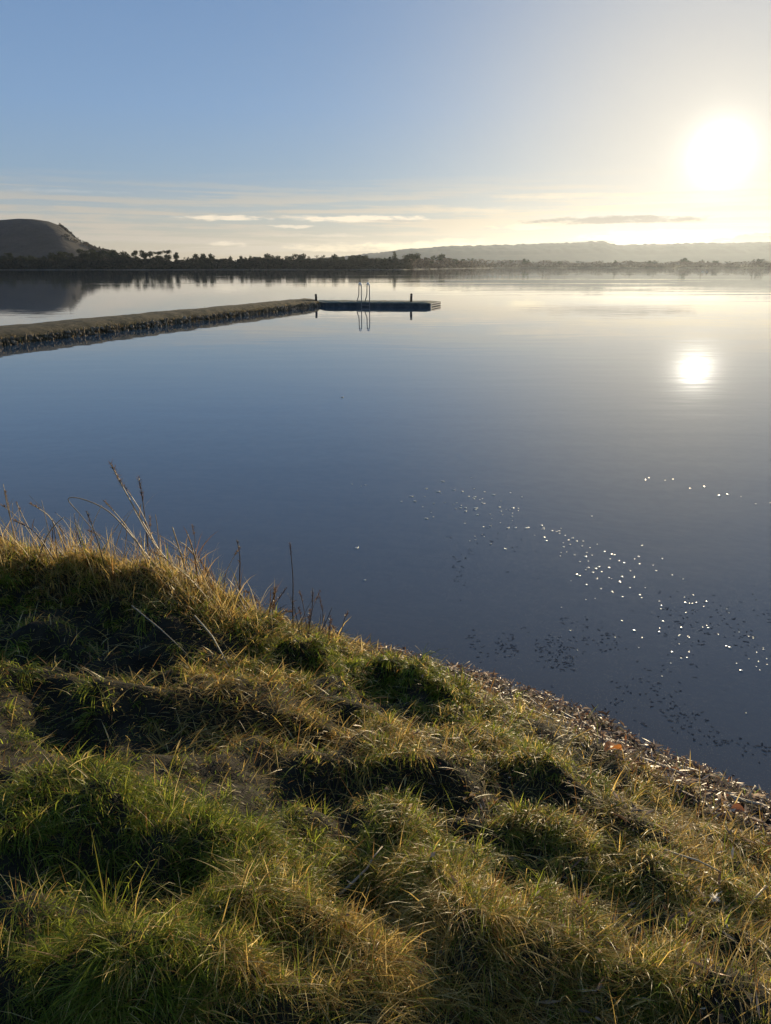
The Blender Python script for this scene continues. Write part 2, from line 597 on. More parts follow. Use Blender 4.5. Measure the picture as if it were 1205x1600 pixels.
# ------------------------------------------------------------------ water
def make_water():
    m, n, out = mat('lake_water')
    geo = n.new('ShaderNodeNewGeometry')
    P = geo.outputs['Position']
    x, y, z = n.sep(P)
    # long low swell + fine wind ripple, stronger in far patches
    p1 = n.xyz(n.m('MULTIPLY', x, .35), n.m('MULTIPLY', y, .9), 0.0)
    big = n.noise(p1, 1.0, 2, .5)
    p2 = n.xyz(n.m('MULTIPLY', x, 1.1), n.m('MULTIPLY', y, 2.6), 3.0)
    fine = n.noise(p2, 1.5, 3, .55)
    p3 = n.xyz(n.m('MULTIPLY', x, .006), n.m('MULTIPLY', y, .028), 1.0)
    patch = n.smooth(n.noise(p3, 1.0, 4, .6, .4), .50, .66)
    far = n.smooth(y, 70.0, 170.0)
    p4 = n.xyz(n.m('MULTIPLY', x, .05), n.m('MULTIPLY', y, .22), 9.0)
    chop = n.noise(p4, 1.0, 3, .6)
    near = n.m('SUBTRACT', 1.0, n.smooth(y, 10.0, 45.0))
    h = n.m('ADD', n.m('MULTIPLY', big, .0042), n.m('MULTIPLY', fine, .0004))
    amp = n.m('MULTIPLY', n.m('MULTIPLY', patch, far), .030)
    h = n.m('ADD', h, n.m('MULTIPLY', chop, amp))
    lane = n.m('MULTIPLY', n.smooth(n.noise(n.xyz(n.m('MULTIPLY', x, .010), n.m('MULTIPLY', y, .055), 5.0), 1.0, 3, .6, .5), .50, .62), n.m('MULTIPLY', n.smooth(y, 45.0, 80.0), n.smooth(x, -10.0, 40.0)))
    h = n.m('ADD', h, n.m('MULTIPLY', n.m('MULTIPLY', chop, lane), .034))
    h = n.m('ADD', h, n.m('MULTIPLY', n.m('MULTIPLY', chop, far), .0025))
    bp = n.new('ShaderNodeBump')
    bp.inputs['Strength'].default_value = 1.0
    bp.inputs['Distance'].default_value = 1.0
    n.put(bp.inputs['Height'], h)
    gl = n.new('ShaderNodeBsdfGlossy')
    gl.inputs['Color'].default_value = (1, 1, 1, 1)
    gl.inputs['Roughness'].default_value = 0.0
    n.t.links.new(bp.outputs[0], gl.inputs['Normal'])
    fr = n.new('ShaderNodeFresnel')
    fr.inputs['IOR'].default_value = 1.52
    n.t.links.new(bp.outputs[0], fr.inputs['Normal'])
    tr = n.new('ShaderNodeBsdfTransparent')
    tr.inputs[0].default_value = (.80, .82, .78, 1)
    df = n.new('ShaderNodeBsdfDiffuse')
    df.inputs[0].default_value = (.086, .104, .122, 1)
    body = n.new('ShaderNodeMixShader')
    # clear in the shallows, cloudier with the depth of water over the bed
    dep = n.new('ShaderNodeAttribute', attribute_name='tone')
    shal = n.m('EXPONENT', n.m('MULTIPLY', dep.outputs['Fac'], -1.1))
    murk = n.m('SUBTRACT', .96, n.m('MULTIPLY', shal, .45))
    n.put(df.inputs[0], n.mix(shal, (.042, .085, .125), (.178, .164, .145)))   # stirred silt in the shallows
    n.put(body.inputs[0], murk)
    n.t.links.new(tr.outputs[0], body.inputs[1])
    n.t.links.new(df.outputs[0], body.inputs[2])
    mx = n.new('ShaderNodeMixShader')
    n.t.links.new(fr.outputs[0], mx.inputs[0])
    n.t.links.new(body.outputs[0], mx.inputs[1])
    n.t.links.new(gl.outputs[0], mx.inputs[2])
    n.t.links.new(mx.outputs[0], out.inputs[0])
    ax = axis(-7.0, 6.0, .16, -9000, 9000, 1.5)
    ay = axis(1.0, 13.0, .16, -120, 9000, 1.5)
    X, Y = np.meshgrid(ax, ay)
    X, Y = X.ravel(), Y.ravel()
    dp = np.clip(-ground_z(X, Y), 0, 6)
    dp = np.where((np.abs(X) > 350) | (Y > 500), 4.0, dp)
    w, hh = len(ax), len(ay)
    gi, gj = np.meshgrid(np.arange(w - 1), np.arange(hh - 1))
    a = (gj * w + gi).ravel()
    f = np.stack([a, a + 1, a + 1 + w, a + w], 1)
    me = mesh_np('water', np.stack([X, Y, X * 0], 1), f, 4, np.repeat(dp[:, None], 3, 1))
    o = link('water', me, m)
    tag(o, 'calm lake reflecting the blue sky and low sun', 'water', kind='structure')


make_water()

# ------------------------------------------------------------------ far shore and hills
def heightfield(name, x0, x1, y0, y1, nx, ny, fn, m, label, cat='hill'):
    X, Y = np.meshgrid(np.linspace(x0, x1, nx), np.linspace(y0, y1, ny))
    X, Y = X.ravel(), Y.ravel()
    v = np.stack([X, Y, fn(X, Y)], 1)
    i, j = np.meshgrid(np.arange(nx - 1), np.arange(ny - 1))
    a = (j * nx + i).ravel()
    f = np.stack([a, a + 1, a + 1 + nx, a + nx], 1)
    o = link(name, mesh_np(name, v, f, 4, smooth=True), m)
    return tag(o, label, cat, kind='structure')


M_HEATH = simple('heath_slope', (.006, .007, .006), (.030, .023, .018), .02, .95, .9, 6, coords='Object')
M_FAR = simple('far_ridge_wood', (.012, .014, .011), (.028, .026, .020), .01, .95, 0, coords='Object')
M_SHORE = simple('reed_shore', (.10, .085, .055), (.20, .165, .11), .05, .9, 0, coords='Object')


def shore_line(x):
    """y of the far waterline"""
    return 610 + 18 * np.sin(x * .011 + 1) + np.clip((x - 16) * 4.0, 0, 640) + 6 * np.sin(x * .05)


def far_z(x, y):
    d = y - shore_line(x)
    return np.interp(d, [-40, 0, 6, 60, 400, 3000], [-3, 0, .5, 1.5, 4, 10])


heightfield('far_shore', -1400, 2200, 560, 2600, 240, 160, far_z, M_SHORE, 'low far shore across the lake', 'shore')

# flat-topped hill on the left: crest silhouette in degrees of azimuth -> height
HX = [-1900, -1500, -1250, -1020, -900, -820, -786, -734, -705, -676, -656, -637, -617, -591, -552, -480, -300]
HZ = [30, 55, 72, 80, 83, 85, 86.5, 90, 89, 85, 78, 63, 48, 37, 27, 16, 4]


def hill_z(x, y):
    c = np.interp(x * 1650 / y, HX, HZ)
    n = fbm(x * .012, y * .012, 5, 4) - .5
    t = np.abs(y - 1650) / 330
    s = np.clip(1.35 - t * 1.15, 0, 1)
    s = s * s * (3 - 2 * s)
    return c * s + n * 9 * (s > 0) * np.clip(c / 60, 0, 1) * np.clip(1 - s * .85, .05, 1) - 2


heightfield('hill', -1950, -280, 1200, 2100, 190, 110, hill_z, M_HEATH, 'dark flat-topped hill rising behind the left shore')

RX = [-1000, -500, -247, 0, 60, 332, 672, 1012, 1080, 1148, 1216, 1300, 1556, 1862, 2050, 2400, 2900, 3600]
RZ = [10, 30, 45, 70, 78, 97, 104, 115, 119, 120, 104, 103, 111, 114, 121, 130, 138, 120]


def ridge_z(x, y):
    c = np.interp(x * 4300 / y, RX, RZ)
    t = np.abs(y - 4300) / 700
    s = np.clip(1.25 - t, 0, 1)
    s = s * s * (3 - 2 * s)
    wood = (vnoise(x * .045, y * .045, 31) ** 2) * 9 + vnoise(x * .11, y * .11, 33) * 4
    return c * s + wood * (s > .6) - 4


heightfield('distant_ridge', -1000, 3600, 3500, 5200, 520, 60, ridge_z, M_FAR, 'long pale wooded ridge in haze below the sun')


# ------------------------------------------------------------------ far trees
def leaf_cloud(lumps, n, size, seed, c1=(.030, .040, .020), c2=(.075, .080, .040)):
    """n leaf-clump faces spread through ellipsoid lumps: (cx,cy,cz,rx,ry,rz,weight)"""
    r = np.random.default_rng(seed)
    L = np.array(lumps, float)
    w = L[:, 6] / L[:, 6].sum()
    k = r.choice(len(L), n, p=w)
    d = r.normal(size=(n, 3))
    d /= np.linalg.norm(d, axis=1)[:, None]
    rad = r.random(n) ** .45 * (1 + r.normal(size=n) * .08)
    c = L[k, :3] + d * L[k, 3:6] * rad[:, None]
    a = r.normal(size=(n, 3))
    a /= np.linalg.norm(a, axis=1)[:, None]
    b = np.cross(a, r.normal(size=(n, 3)))
    b /= np.linalg.norm(b, axis=1)[:, None]
    s = size * (.5 + r.random(n))[:, None]
    v = np.stack([c - a * s, c + b * s * .6, c + a * s, c - b * s * .6], 1).reshape(-1, 3)
    f = np.arange(4 * n)
    t = r.random(n)[:, None] ** 1.3
    tone = np.array(c1) * (1 - t) + np.array(c2) * t
    return v, f, np.repeat(tone, 4, 0)


def crown_mesh(name, lumps, n, size, seed, **kw):
    v, f, c = leaf_cloud(lumps, n, size, seed, **kw)
    return mesh_np(name, v, f, 4, c)


TREE_KINDS = {}


def make_kind(kind, seed):
    r = random.Random(seed)
    mb = MB()
    lumps = []
    if kind == 'pine':            # bare leaning trunk, flat ragged top
        H = 11.0
        lean = r.uniform(-.8, .8)
        top = Vector((lean, r.uniform(-.4, .4), H * .86))
        mb.tube([(0, 0, -.5), (lean * .3, 0, H * .4), top], [.26, .2, .09], 6)
        for i in range(10):
            z = H * r.uniform(.34, .93)
            a = r.uniform(0, 6.28)
            l = r.uniform(.5, 2.2)
            e = Vector((lean * z / H + math.cos(a) * l, math.sin(a) * l, z + .3))
            mb.tube([(lean * z / H, 0, z - .8), e], [.09, .03], 4)
            lumps.append((e.x, e.y, e.z + .2, r.uniform(1.2, 2.2), r.uniform(1.2, 2.2), r.uniform(.9, 1.5), 1))
        n, sz = 640, .46
    elif kind == 'round':         # broad dense evergreen crown almost to the ground
        H = 10.0
        mb.tube([(0, 0, -.5), (.1, 0, H * .35), (.2, 0, H * .7)], [.4, .3, .1], 6)
        for i in range(11):
            a = r.uniform(0, 6.28)
            l = r.uniform(.3, 3.2)
            z = H * r.uniform(.3, .85) - l * .3
            e = Vector((math.cos(a) * l, math.sin(a) * l, z))
            mb.tube([(.1, 0, z * .55), e], [.12, .04], 4)
            lumps.append((e.x, e.y, e.z, r.uniform(1.3, 2.1), r.uniform(1.3, 2.1), r.uniform(1.1, 1.8), 1.3))
        n, sz = 620, .48
    elif kind == 'spire':         # narrow upright conifer
        H = 11.5
        mb.tube([(0, 0, -.5), (0, 0, H * .5), (.1, 0, H * .97)], [.3, .2, .04], 6)
        for i in range(12):
            z = H * (.12 + .84 * i / 11)
            rr = 2.6 * (1 - .45 * (i / 11) ** 1.5) * r.uniform(.7, 1.2)
            a = r.uniform(0, 6.28)
            mb.tube([(0, 0, z), (math.cos(a) * rr, math.sin(a) * rr, z - .2)], [.07, .02], 4)
            lumps.append((r.uniform(-.5, .5), r.uniform(-.4, .4), z, rr, rr, .8, rr))
        n, sz = 560, .45
    else:                         # loose bare-ish winter tree
        H = 8.5
        mb.tube([(0, 0, -.5), (.1, 0, H * .4), (.0, .1, H * .8)], [.24, .16, .05], 6)
        for i in range(10):
            a = r.uniform(0, 6.28)
            l = r.uniform(.8, 2.6)
            z = H * r.uniform(.4, .95)
            e = Vector((math.cos(a) * l, math.sin(a) * l, z))
            mb.tube([(.05, 0, z * .6), e], [.1, .025], 4)
            lumps.append((e.x, e.y, e.z - .3, r.uniform(.7, 1.3), r.uniform(.7, 1.3), r.uniform(.6, 1.0), 1))
        n, sz = 300, .32
    tm = mb.mesh('trunk')
    tm.materials.append(M_BARK)
    cm = crown_mesh('crown', lumps, n, sz, seed)
    cm.materials.append(M_TREE)
    return tm, cm


for kd in ('pine', 'round', 'spire', 'loose'):
    TREE_KINDS[kd] = [make_kind(kd, 40 + i * 7 + len(kd)) for i in range(3)]
TREE_NAME = {'pine': 'pine_tree', 'round': 'evergreen_tree', 'spire': 'conifer_tree', 'loose': 'bare_tree'}


def tree(kind, x, y, s, sx=1.0, label=None, group=None):
    tm, cm = TREE_KINDS[kind][random.randrange(3)]
    e = empty(TREE_NAME[kind], (x, y, float(far_z(np.array([x]), np.array([y]))[0]) - .1), random.uniform(0, 6.28))
    e.scale = (s * sx * 1.2, s * sx * 1.2, s * 1.25)
    link('trunk', tm, None, e)
    link('crown', cm, None, e)
    tag(e, label, 'tree', group)
    return e


def far_xy(px, dist):
    """azimuth of the photo column -> place on the far shore"""
    return (px - 602.5) / 1267.0 * dist, dist


# distinct trees: column, distance, kind, height factor, width factor, label
TREES = [
    (470, 640, 'round', 1.02, 1.15, 'largest dark bushy tree with a humped top, middle of the wooded far shore'),
    (617, 655, 'spire', .90, 1.0, 'tall dark upright conifer at the right end of the wooded shore'),
    (562, 655, 'spire', .72, .8, 'narrow dark tree just left of the arched tree by the tall conifer'),
    (318, 650, 'round', .98, 1.0, 'tallest rounded tree in the gap-sided clump on the far left shore'),
    (330, 655, 'round', .92, 1.0, 'rounded tree right of the tallest one in the far clump'),
    (306, 648, 'pine', .80, 1.2, 'spreading pine at the left end of the rounded far clump'),
    (345, 652, 'round', .70, .9, 'low rounded tree sloping off the right side of the far clump'),
    (360, 650, 'round', .78, .8, 'round-headed tree right of the far clump, first of a pair'),
    (378, 650, 'round', .82, .9, 'round-headed tree with a pointed top right of the far clump, second of a pair'),
    (292, 645, 'loose', .80, .9, 'small thin tree beside the open gap in the far shore trees'),
    (275, 640, 'pine', .88, .8, 'slim dark pine standing alone before the bright gap'),
    (262, 640, 'pine', .92, .9, 'pine with a flat top leaning over the bright gap in the trees'),
    (248, 640, 'pine', .86, 1.1, 'low spreading pine left of the bright gap'),
    (236, 640, 'pine', .95, 1.0, 'pine with bare trunk, left of the low spreading pine'),
    (226, 640, 'pine', 1.0, 1.0, 'tallest pine of the open row on the far left shore'),
    (212, 640, 'pine', 1.0, 1.1, 'flat-topped pine at the left end of the open pine row'),
    (598, 655, 'round', .66, 1.0, 'rounded tree closing the right side of the arched tree row'),
    (580, 655, 'round', .74, 1.1, 'broad arched tree left of the tall conifer'),
    (548, 650, 'round', .70, .9, 'bushy tree with a notch beside it, left of the narrow dark tree'),
    (533, 650, 'loose', .85, 1.0, 'thin grey tree left of the notch in the far wood'),
]
for px, ds, kd, s, w, lab in TREES:
    x, y = far_xy(px, ds)
    tree(kd, x, y, s, w, lab, 'single trees of the far shore')
# the row of look-alikes filling the wood below the hill
for i in range(52):
    px = -60 + i * 5.1 + random.uniform(-2, 2)
    x, y = far_xy(px, 650 + random.uniform(-8, 45))
    kd = random.choice(['round', 'round', 'loose', 'pine'])
    tree(kd, x, y, random.uniform(.62, .88) + .30 * math.exp(-((px - 165) / 45) ** 2), random.uniform(.9, 1.4),
         'dark tree in the close row below the flat-topped hill', 'trees below the hill')
for i in range(26):
    px = 392 + i * 8.6 + random.uniform(-3, 3)
    x, y = far_xy(px, 655 + random.uniform(-5, 40))
    tree(random.choice(['round', 'loose', 'round']), x, y, random.uniform(.72, 1.0), random.uniform(1.1, 1.6),
         'low dark tree in the close wood around the humped tree', 'trees of the middle wood')
for i in range(36):
    px = 640 + i * 16.2 + random.uniform(-9, 9)
    x = (px - 602.5) / 1267.0
    ds = 700.0
    for _ in range(30):
        ds = .5 * ds + .5 * (float(shore_line(np.array([x * ds]))[0]) + 30)
    ds += random.uniform(0, 120)
    tree(random.choice(['loose', 'loose', 'loose', 'round']), x * ds, ds, random.uniform(.7, 1.2), random.uniform(1.2, 1.8),
         'hazy grey tree in the belt of wood below the distant ridge', 'trees of the hazy right shore')


def belt(name, label, px0, px1, off, h0, h1, n, seed, c1, c2, deep=26):
    """scrub and undergrowth along the waterline, reading as one mass"""
    r = np.random.default_rng(seed)
    px = r.uniform(px0, px1, n)
    ds = np.full(n, 650.0)
    for _ in range(30):
        x = (px - 602.5) / 1267.0 * ds
        ds = .5 * ds + .5 * (shore_line(x) + off)
    dd = r.random(n) * deep
    ds = ds + dd
    x = (px - 602.5) / 1267.0 * ds
    top = h0 + (h1 - h0) * vnoise(px * .06, px * 0 + 2, seed) + 1.2 * vnoise(px * .3, px * 0 + 5, seed + 3)
    z = .2 + r.random(n) ** .8 * top * np.clip(.35 + dd / deep, 0, 1)
    c = np.stack([x, ds, z + .3], 1)
    a = r.normal(size=(n, 3))
    a /= np.linalg.norm(a, axis=1)[:, None]
    b = np.cross(a, r.normal(size=(n, 3)))
    b /= np.linalg.norm(b, axis=1)[:, None]
    s = (.5 + r.random(n))[:, None] * .75
    v = np.stack([c - a * s, c + b * s * .7, c + a * s, c - b * s * .7], 1).reshape(-1, 3)
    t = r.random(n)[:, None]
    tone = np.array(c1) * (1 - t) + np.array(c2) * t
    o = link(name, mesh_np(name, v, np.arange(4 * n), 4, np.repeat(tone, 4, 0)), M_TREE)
    return tag(o, label, 'woodland', kind='stuff')


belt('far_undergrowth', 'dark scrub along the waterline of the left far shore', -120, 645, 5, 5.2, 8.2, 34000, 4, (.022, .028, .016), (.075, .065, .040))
belt('far_scrub', 'scrub and reeds along the right far shore, coloured pale for the haze', 640, 1360, 8, 6.0, 11.0, 30000, 6, (.070, .058, .045), (.19, .15, .11), 70)  # leaf tones paled, putting part of the haze into the colour


def hill_scrub():
    r = np.random.default_rng(9)
    n = 2600
    x = r.uniform(-672, -480, n)
    y = r.uniform(1450, 1690, n)
    xa = x * 1650 / y
    k = (vnoise(x * .06, y * .06, 12) > .48) & (xa > -655) & (xa < -545)
    x, y = x[k], y[k]
    z = hill_z(x, y) + r.random(len(x)) * 5
    n = len(x)
    c = np.stack([x, y, z], 1)
    a = r.normal(size=(n, 3))
    a /= np.linalg.norm(a, axis=1)[:, None]
    b = np.cross(a, r.normal(size=(n, 3)))
    b /= np.linalg.norm(b, axis=1)[:, None]
    s = (.5 + r.random(n))[:, None] * 3.0
    v = np.stack([c - a * s, c + b * s * .7, c + a * s, c - b * s * .7], 1).reshape(-1, 3)
    t = r.random(n)[:, None]
    tone = np.array((.02, .022, .014)) * (1 - t) + np.array((.07, .052, .035)) * t
    o = link('hill_scrub', mesh_np('hill_scrub', v, np.arange(4 * n), 4, np.repeat(tone, 4, 0)), M_TREE)
    tag(o, 'bushes on the steep right flank of the flat-topped hill', 'bushes', kind='stuff')


hill_scrub()


# ------------------------------------------------------------------ causeway and swimming platform
M_TURF = simple('causeway_turf', (.045, .040, .020), (.15, .115, .060), 3.5, .95, .9, .05, coords='Object')
M_STAKE = simple('weathered_stake', (.10, .07, .04), (.42, .31, .18), 6, .8, .4, .01, rand=.7, coords='Object', stretch=(1, 1, .25))
M_STONE = simple('mossy_stone', (.09, .068, .042), (.38, .29, .19), 5, .85, .5, .02, rand=.9)
M_CONC = simple('dark_concrete', (.060, .062, .060), (.13, .125, .11), 2.5, .85, .5, .01)
M_PALE = simple('pale_concrete', (.38, .36, .32), (.62, .58, .50), 4, .7, .4, .01)
M_MOSS = simple('mossy_deck', (.12, .13, .08), (.26, .25, .18), 4, .95, .7, .03)
M_WOOD = simple('dark_wood', (.025, .018, .013), (.06, .045, .03), 8, .85, .5, .01, stretch=(1, 1, .2))
M_STEEL = simple('galvanised_rail', (.16, .14, .12), (.30, .26, .22), 10, .4, 0, spec=.6)
M_WHITE = simple('plain_white', (.75, .74, .70), (.82, .80, .76), 5, .35, 0)  # white of the birds and of the sunlit rail tops

CW0, CW1 = Vector((-13.15, 26.76, 0)), Vector((-4.40, 54.6, 0))
cw_dir = (CW1 - CW0).normalized()
cw_n = Vector((-cw_dir.y, cw_dir.x, 0))          # towards the far side
CW_START, CW_END = -21.0, (CW1 - CW0).length


def cw_point(s, t, z):
    return CW0 + cw_dir * s + cw_n * t + Vector((0, 0, z))


def make_causeway():
    root = empty('causeway', cw_point(0, 1.4, 0))
    tag(root, 'low turf-topped causeway edged with upright timber stakes, running out from the left', 'causeway')
    inv = Matrix.Translation(-root.location)
    # turf body
    S = np.arange(CW_START, CW_END + .01, .22)
    prof = [(.02, -.8), (.06, .14), (.28, .30), (.60, .40), (1.1, .44), (1.75, .44), (2.3, .40), (2.62, .30), (2.75, .1), (2.8, -.8)]
    S2, K = np.meshgrid(S, np.arange(len(prof)), indexing='ij')
    wd = 1 - .30 * np.clip(S2 / CW_END, 0, 1)
    pt = np.array(prof)
    T = pt[K, 0] * wd
    Z = pt[K, 1] * np.where(pt[K, 1] > 0, 1.12, 1) + (fbm(S2 * 1.3, K * .9, 4, 4) - .5) * .10 * (pt[K, 1] > .2)
    T = T + (vnoise(S2 * 2.0, K * .7, 7) - .5) * .12
    base = np.array(CW0)[:2]
    d, nn = np.array(cw_dir)[:2], np.array(cw_n)[:2]
    xy = base + S2[..., None] * d + T[..., None] * nn
    v = np.concatenate([xy, Z[..., None]], -1).reshape(-1, 3) - np.array(root.location)
    w = len(prof)
    i, j = np.meshgrid(np.arange(len(S) - 1), np.arange(w - 1), indexing='ij')
    a = (i * w + j).ravel()
    f = np.stack([a, a + 1, a + 1 + w, a + w], 1)
    link('turf', mesh_np('turf', v, f, 4, smooth=True), M_TURF, root)
    # stakes of the near revetment, in view one by one
    protos = []
    for q in range(6):
        mb = MB()
        r = random.Random(q)
        h = .20 + r.uniform(-.08, .11)
        mb.tube([(0, 0, -.5), (r.uniform(-.01, .01), 0, h * .5), (r.uniform(-.02, .02), r.uniform(-.02, .02), h), (0, 0, h + r.uniform(.01, .05))],
                [.030, .028, .024, .010], 5)
        me = mb.mesh('stake')
        me.materials.append(M_STAKE)
        protos.append(me)
    n = 285
    for k in range(n):
        s = -2.2 + (CW_END + 2.0) * k / n + random.uniform(-.03, .03)
        if random.random() < .07:
            continue
        p = cw_point(s, -.02 + random.uniform(-.05, .07), random.uniform(-.10, .05)) - root.location
        o = link('stake', protos[random.randrange(6)], None, root)
        o.location = p
        o.rotation_euler = (random.gauss(0, .17), random.gauss(0, .17), random.uniform(0, 6.28))
        g = random.uniform(.6, 1.5)
        o.scale = (g, g, random.uniform(.7, 1.12))
    mb = MB()                                    # the rest, out of view to the left
    s = CW_START
    while s < -2.3:
        p = cw_point(s, random.uniform(-.06, .06), 0) - root.location
        mb.tube([p + Vector((0, 0, -.5)), p + Vector((random.gauss(0, .03), random.gauss(0, .03), random.uniform(.3, .5)))], [.05, .045], 6)
        s += .13
    tag(link('stake_row', mb.mesh('stake_row'), M_STAKE, root), kind='stuff')
    # pale stones wedged at the water's edge
    for k in range(280):
        s = random.uniform(-1.5, CW_END - .5)
        bm = bmesh.new()
        bmesh.ops.create_icosphere(bm, subdivisions=1, radius=1)
        for vv in bm.verts:
            vv.co *= random.uniform(.75, 1.15)
        me = bpy.data.meshes.new('stone')
        bm.to_mesh(me)
        bm.free()
        o = link('stone', me, M_STONE, root)
        zz = random.uniform(-.02, .24)
        o.location = cw_point(s, -.10 + zz * .55 + random.uniform(-.05, .05), zz) - root.location
        q = .04 + .07 * random.random() ** 2
        o.scale = (q * 1.2, q * .8, q)
        o.rotation_euler = (random.uniform(0, 3), random.uniform(0, 3), random.uniform(0, 3))
    # ragged grass fringe
    N = 20000
    s = rng.uniform(CW_START, CW_END, N)
    t = np.where(rng.random(N) < .6, rng.normal(.06, .09, N), rng.uniform(.1, 2.4, N))
    wd = 1 - .30 * np.clip(s / CW_END, 0, 1)
    z = np.interp(t, [-.1, 0, .22, .55, 1.1, 1.75, 2.3, 2.6], [.02, .10, .28, .38, .42, .42, .38, .30])
    xy = base + s[:, None] * d + (t * wd)[:, None] * nn
    root3 = np.concatenate([xy, z[:, None] - .03], 1) - np.array(root.location)
    L = rng.uniform(.04, .13, N) * np.where(rng.random(N) < .1, 1.7, 1)
    v, f, npp = blades(root3, L, rng.uniform(.010, .022, N), rng.uniform(0, 6.28, N), rng.uniform(.1, .9, N), rng.uniform(.2, 1.1, N))
    k = rng.random(N)[:, None]
    tone = np.where(k < .45, np.array((.055, .055, .022)), np.where(k < .8, np.array((.14, .10, .045)), np.array((.32, .24, .13))))
    o = link('grass_fringe', mesh_np('grass_fringe', v, f, npp, np.repeat(tone, 7, 0)), M_STRAW, root)
    tag(o, kind='stuff')


def blades(root, L, W, az, tilt, bend, twist=None):
    """grass blades of three segments: 7 verts, 2 quads + 1 triangle each"""
    n = len(L)
    if twist is None:
        twist = rng.normal(0, .5, n)
    dirx, diry = np.cos(az), np.sin(az)
    wx, wy = -np.sin(az + twist), np.cos(az + twist)
    pts = [root]
    p = root.copy()
    for k in range(3):
        a = tilt + bend * (k + .5) / 3
        st = np.stack([np.sin(a) * dirx, np.sin(a) * diry, np.cos(a)], 1) * (L / 3)[:, None]
        p = p + st
        pts.append(p)
    wv = np.stack([wx, wy, np.zeros(n)], 1) * (W * .5)[:, None]
    V = np.stack([pts[0] - wv * .8, pts[0] + wv * .8, pts[1] - wv, pts[1] + wv, pts[2] - wv * .75, pts[2] + wv * .75, pts[3]], 1)
    b = (np.arange(n) * 7)[:, None]
    F = np.concatenate([b + np.array([0, 1, 3, 2]), b + np.array([2, 3, 5, 4]), b + np.array([4, 5, 6])], 1)
    npp = np.tile(np.array([4, 4, 3], dtype=np.int32), n)
    return V.reshape(-1, 3), F.ravel(), npp


make_causeway()

PF = [Vector((-4.15, 53.75, 0)), Vector((2.92, 52.75, 0)), Vector((3.85, 55.7, 0)), Vector((-5.2, 57.0, 0))]   # platform outline


def make_platform():
    root = empty('swimming_platform', ((PF[0] + PF[1] + PF[2] + PF[3]) / 4))
    tag(root, 'low concrete swimming platform with mossy top at the end of the causeway', 'platform')
    q = [p - root.location for p in PF]

    def prism(name, pts, z0, z1, m, grow=0.0):
        c = sum(pts, Vector()) / len(pts)
        pp = [p + (p - c).normalized() * grow for p in pts]
        v = [(p.x, p.y, z0) for p in pp] + [(p.x, p.y, z1) for p in pp]
        k = len(pp)
        f = [tuple(range(k))[::-1], tuple(range(k, 2 * k))] + [(i, (i + 1) % k, k + (i + 1) % k, k + i) for i in range(k)]
        bm = bmesh.new()
        bv = [bm.verts.new(a) for a in v]
        for a in f:
            bm.faces.new([bv[i] for i in a])
        bmesh.ops.bevel(bm, geom=bm.edges[:], offset=.02, segments=1, affect='EDGES', profile=.5)
        me = bpy.data.meshes.new(name)
        bm.to_mesh(me)
        bm.free()
        return link(name, me, m, root)
    prism('slab', q, -1.2, .26, M_CONC)
    # uneven mossy top
    nx, ny = 60, 18
    v = []
    for j in range(ny):
        for i in range(nx):
            a, b = i / (nx - 1), j / (ny - 1)
            p = (q[0] * (1 - a) + q[1] * a) * (1 - b) + (q[3] * (1 - a) + q[2] * a) * b
            edge = min(a, 1 - a, b, 1 - b)
            z = .256 + min(1, edge * 12) * .04 + .05 * float(vnoise(i * .45, j * .6, 3)) * min(1, edge * 20)
            v.append((p.x, p.y, z))
    f = [(j * nx + i, j * nx + i + 1, (j + 1) * nx + i + 1, (j + 1) * nx + i) for j in range(ny - 1) for i in range(nx - 1)]
    me = bpy.data.meshes.new('deck')
    me.from_pydata(v, [], f)
    for p in me.polygons:
        p.use_smooth = True
    link('deck', me, M_MOSS, root)
    # pale end panels facing right
    e = q[2] - q[1]
    ang = math.atan2(e.y, e.x)
    out = Vector((math.sin(ang), -math.cos(ang), 0))
    for z, hh in ((.205, .034), (.075, .042)):
        c = (q[1] + q[2]) / 2 + out * .03 + Vector((0, 0, z))
        link('end_panel', MB().box(c, (e.length / 2 - .05, .025, hh), ang, .01).mesh('end_panel'), M_PALE, root)
    c = q[1] + e.normalized() * .12 + out * .055 + Vector((0, 0, .115))
    link('end_pillar', MB().box(c, (.11, .03, .125), ang, .01).mesh('end_pillar'), M_PALE, root)


make_platform()


def post(x, y, z0, h, lean, label):
    mb = MB()
    mb.tube([(0, 0, -.6), (lean * .5, 0, h * .55), (lean, 0, h * .94), (lean, 0, h)], [.085, .08, .075, .05], 8)
    o = link('mooring_post', mb.mesh('mooring_post', True), M_WOOD)
    o.location = (x, y, z0)
    tag(o, label, 'post', 'posts of the swimming platform')
    b = MB().tube([(lean * .8, 0, h * .72), (lean * .85, 0, h * .78)], [.09, .09], 8)
    link('band', b.mesh('band'), M_STEEL, o)


post(-4.72, 54.5, .28, .52, -.03, 'dark wooden post where the causeway meets the platform')
post(1.72, 53.7, .28, .58, .02, 'dark wooden post near the right end of the platform')


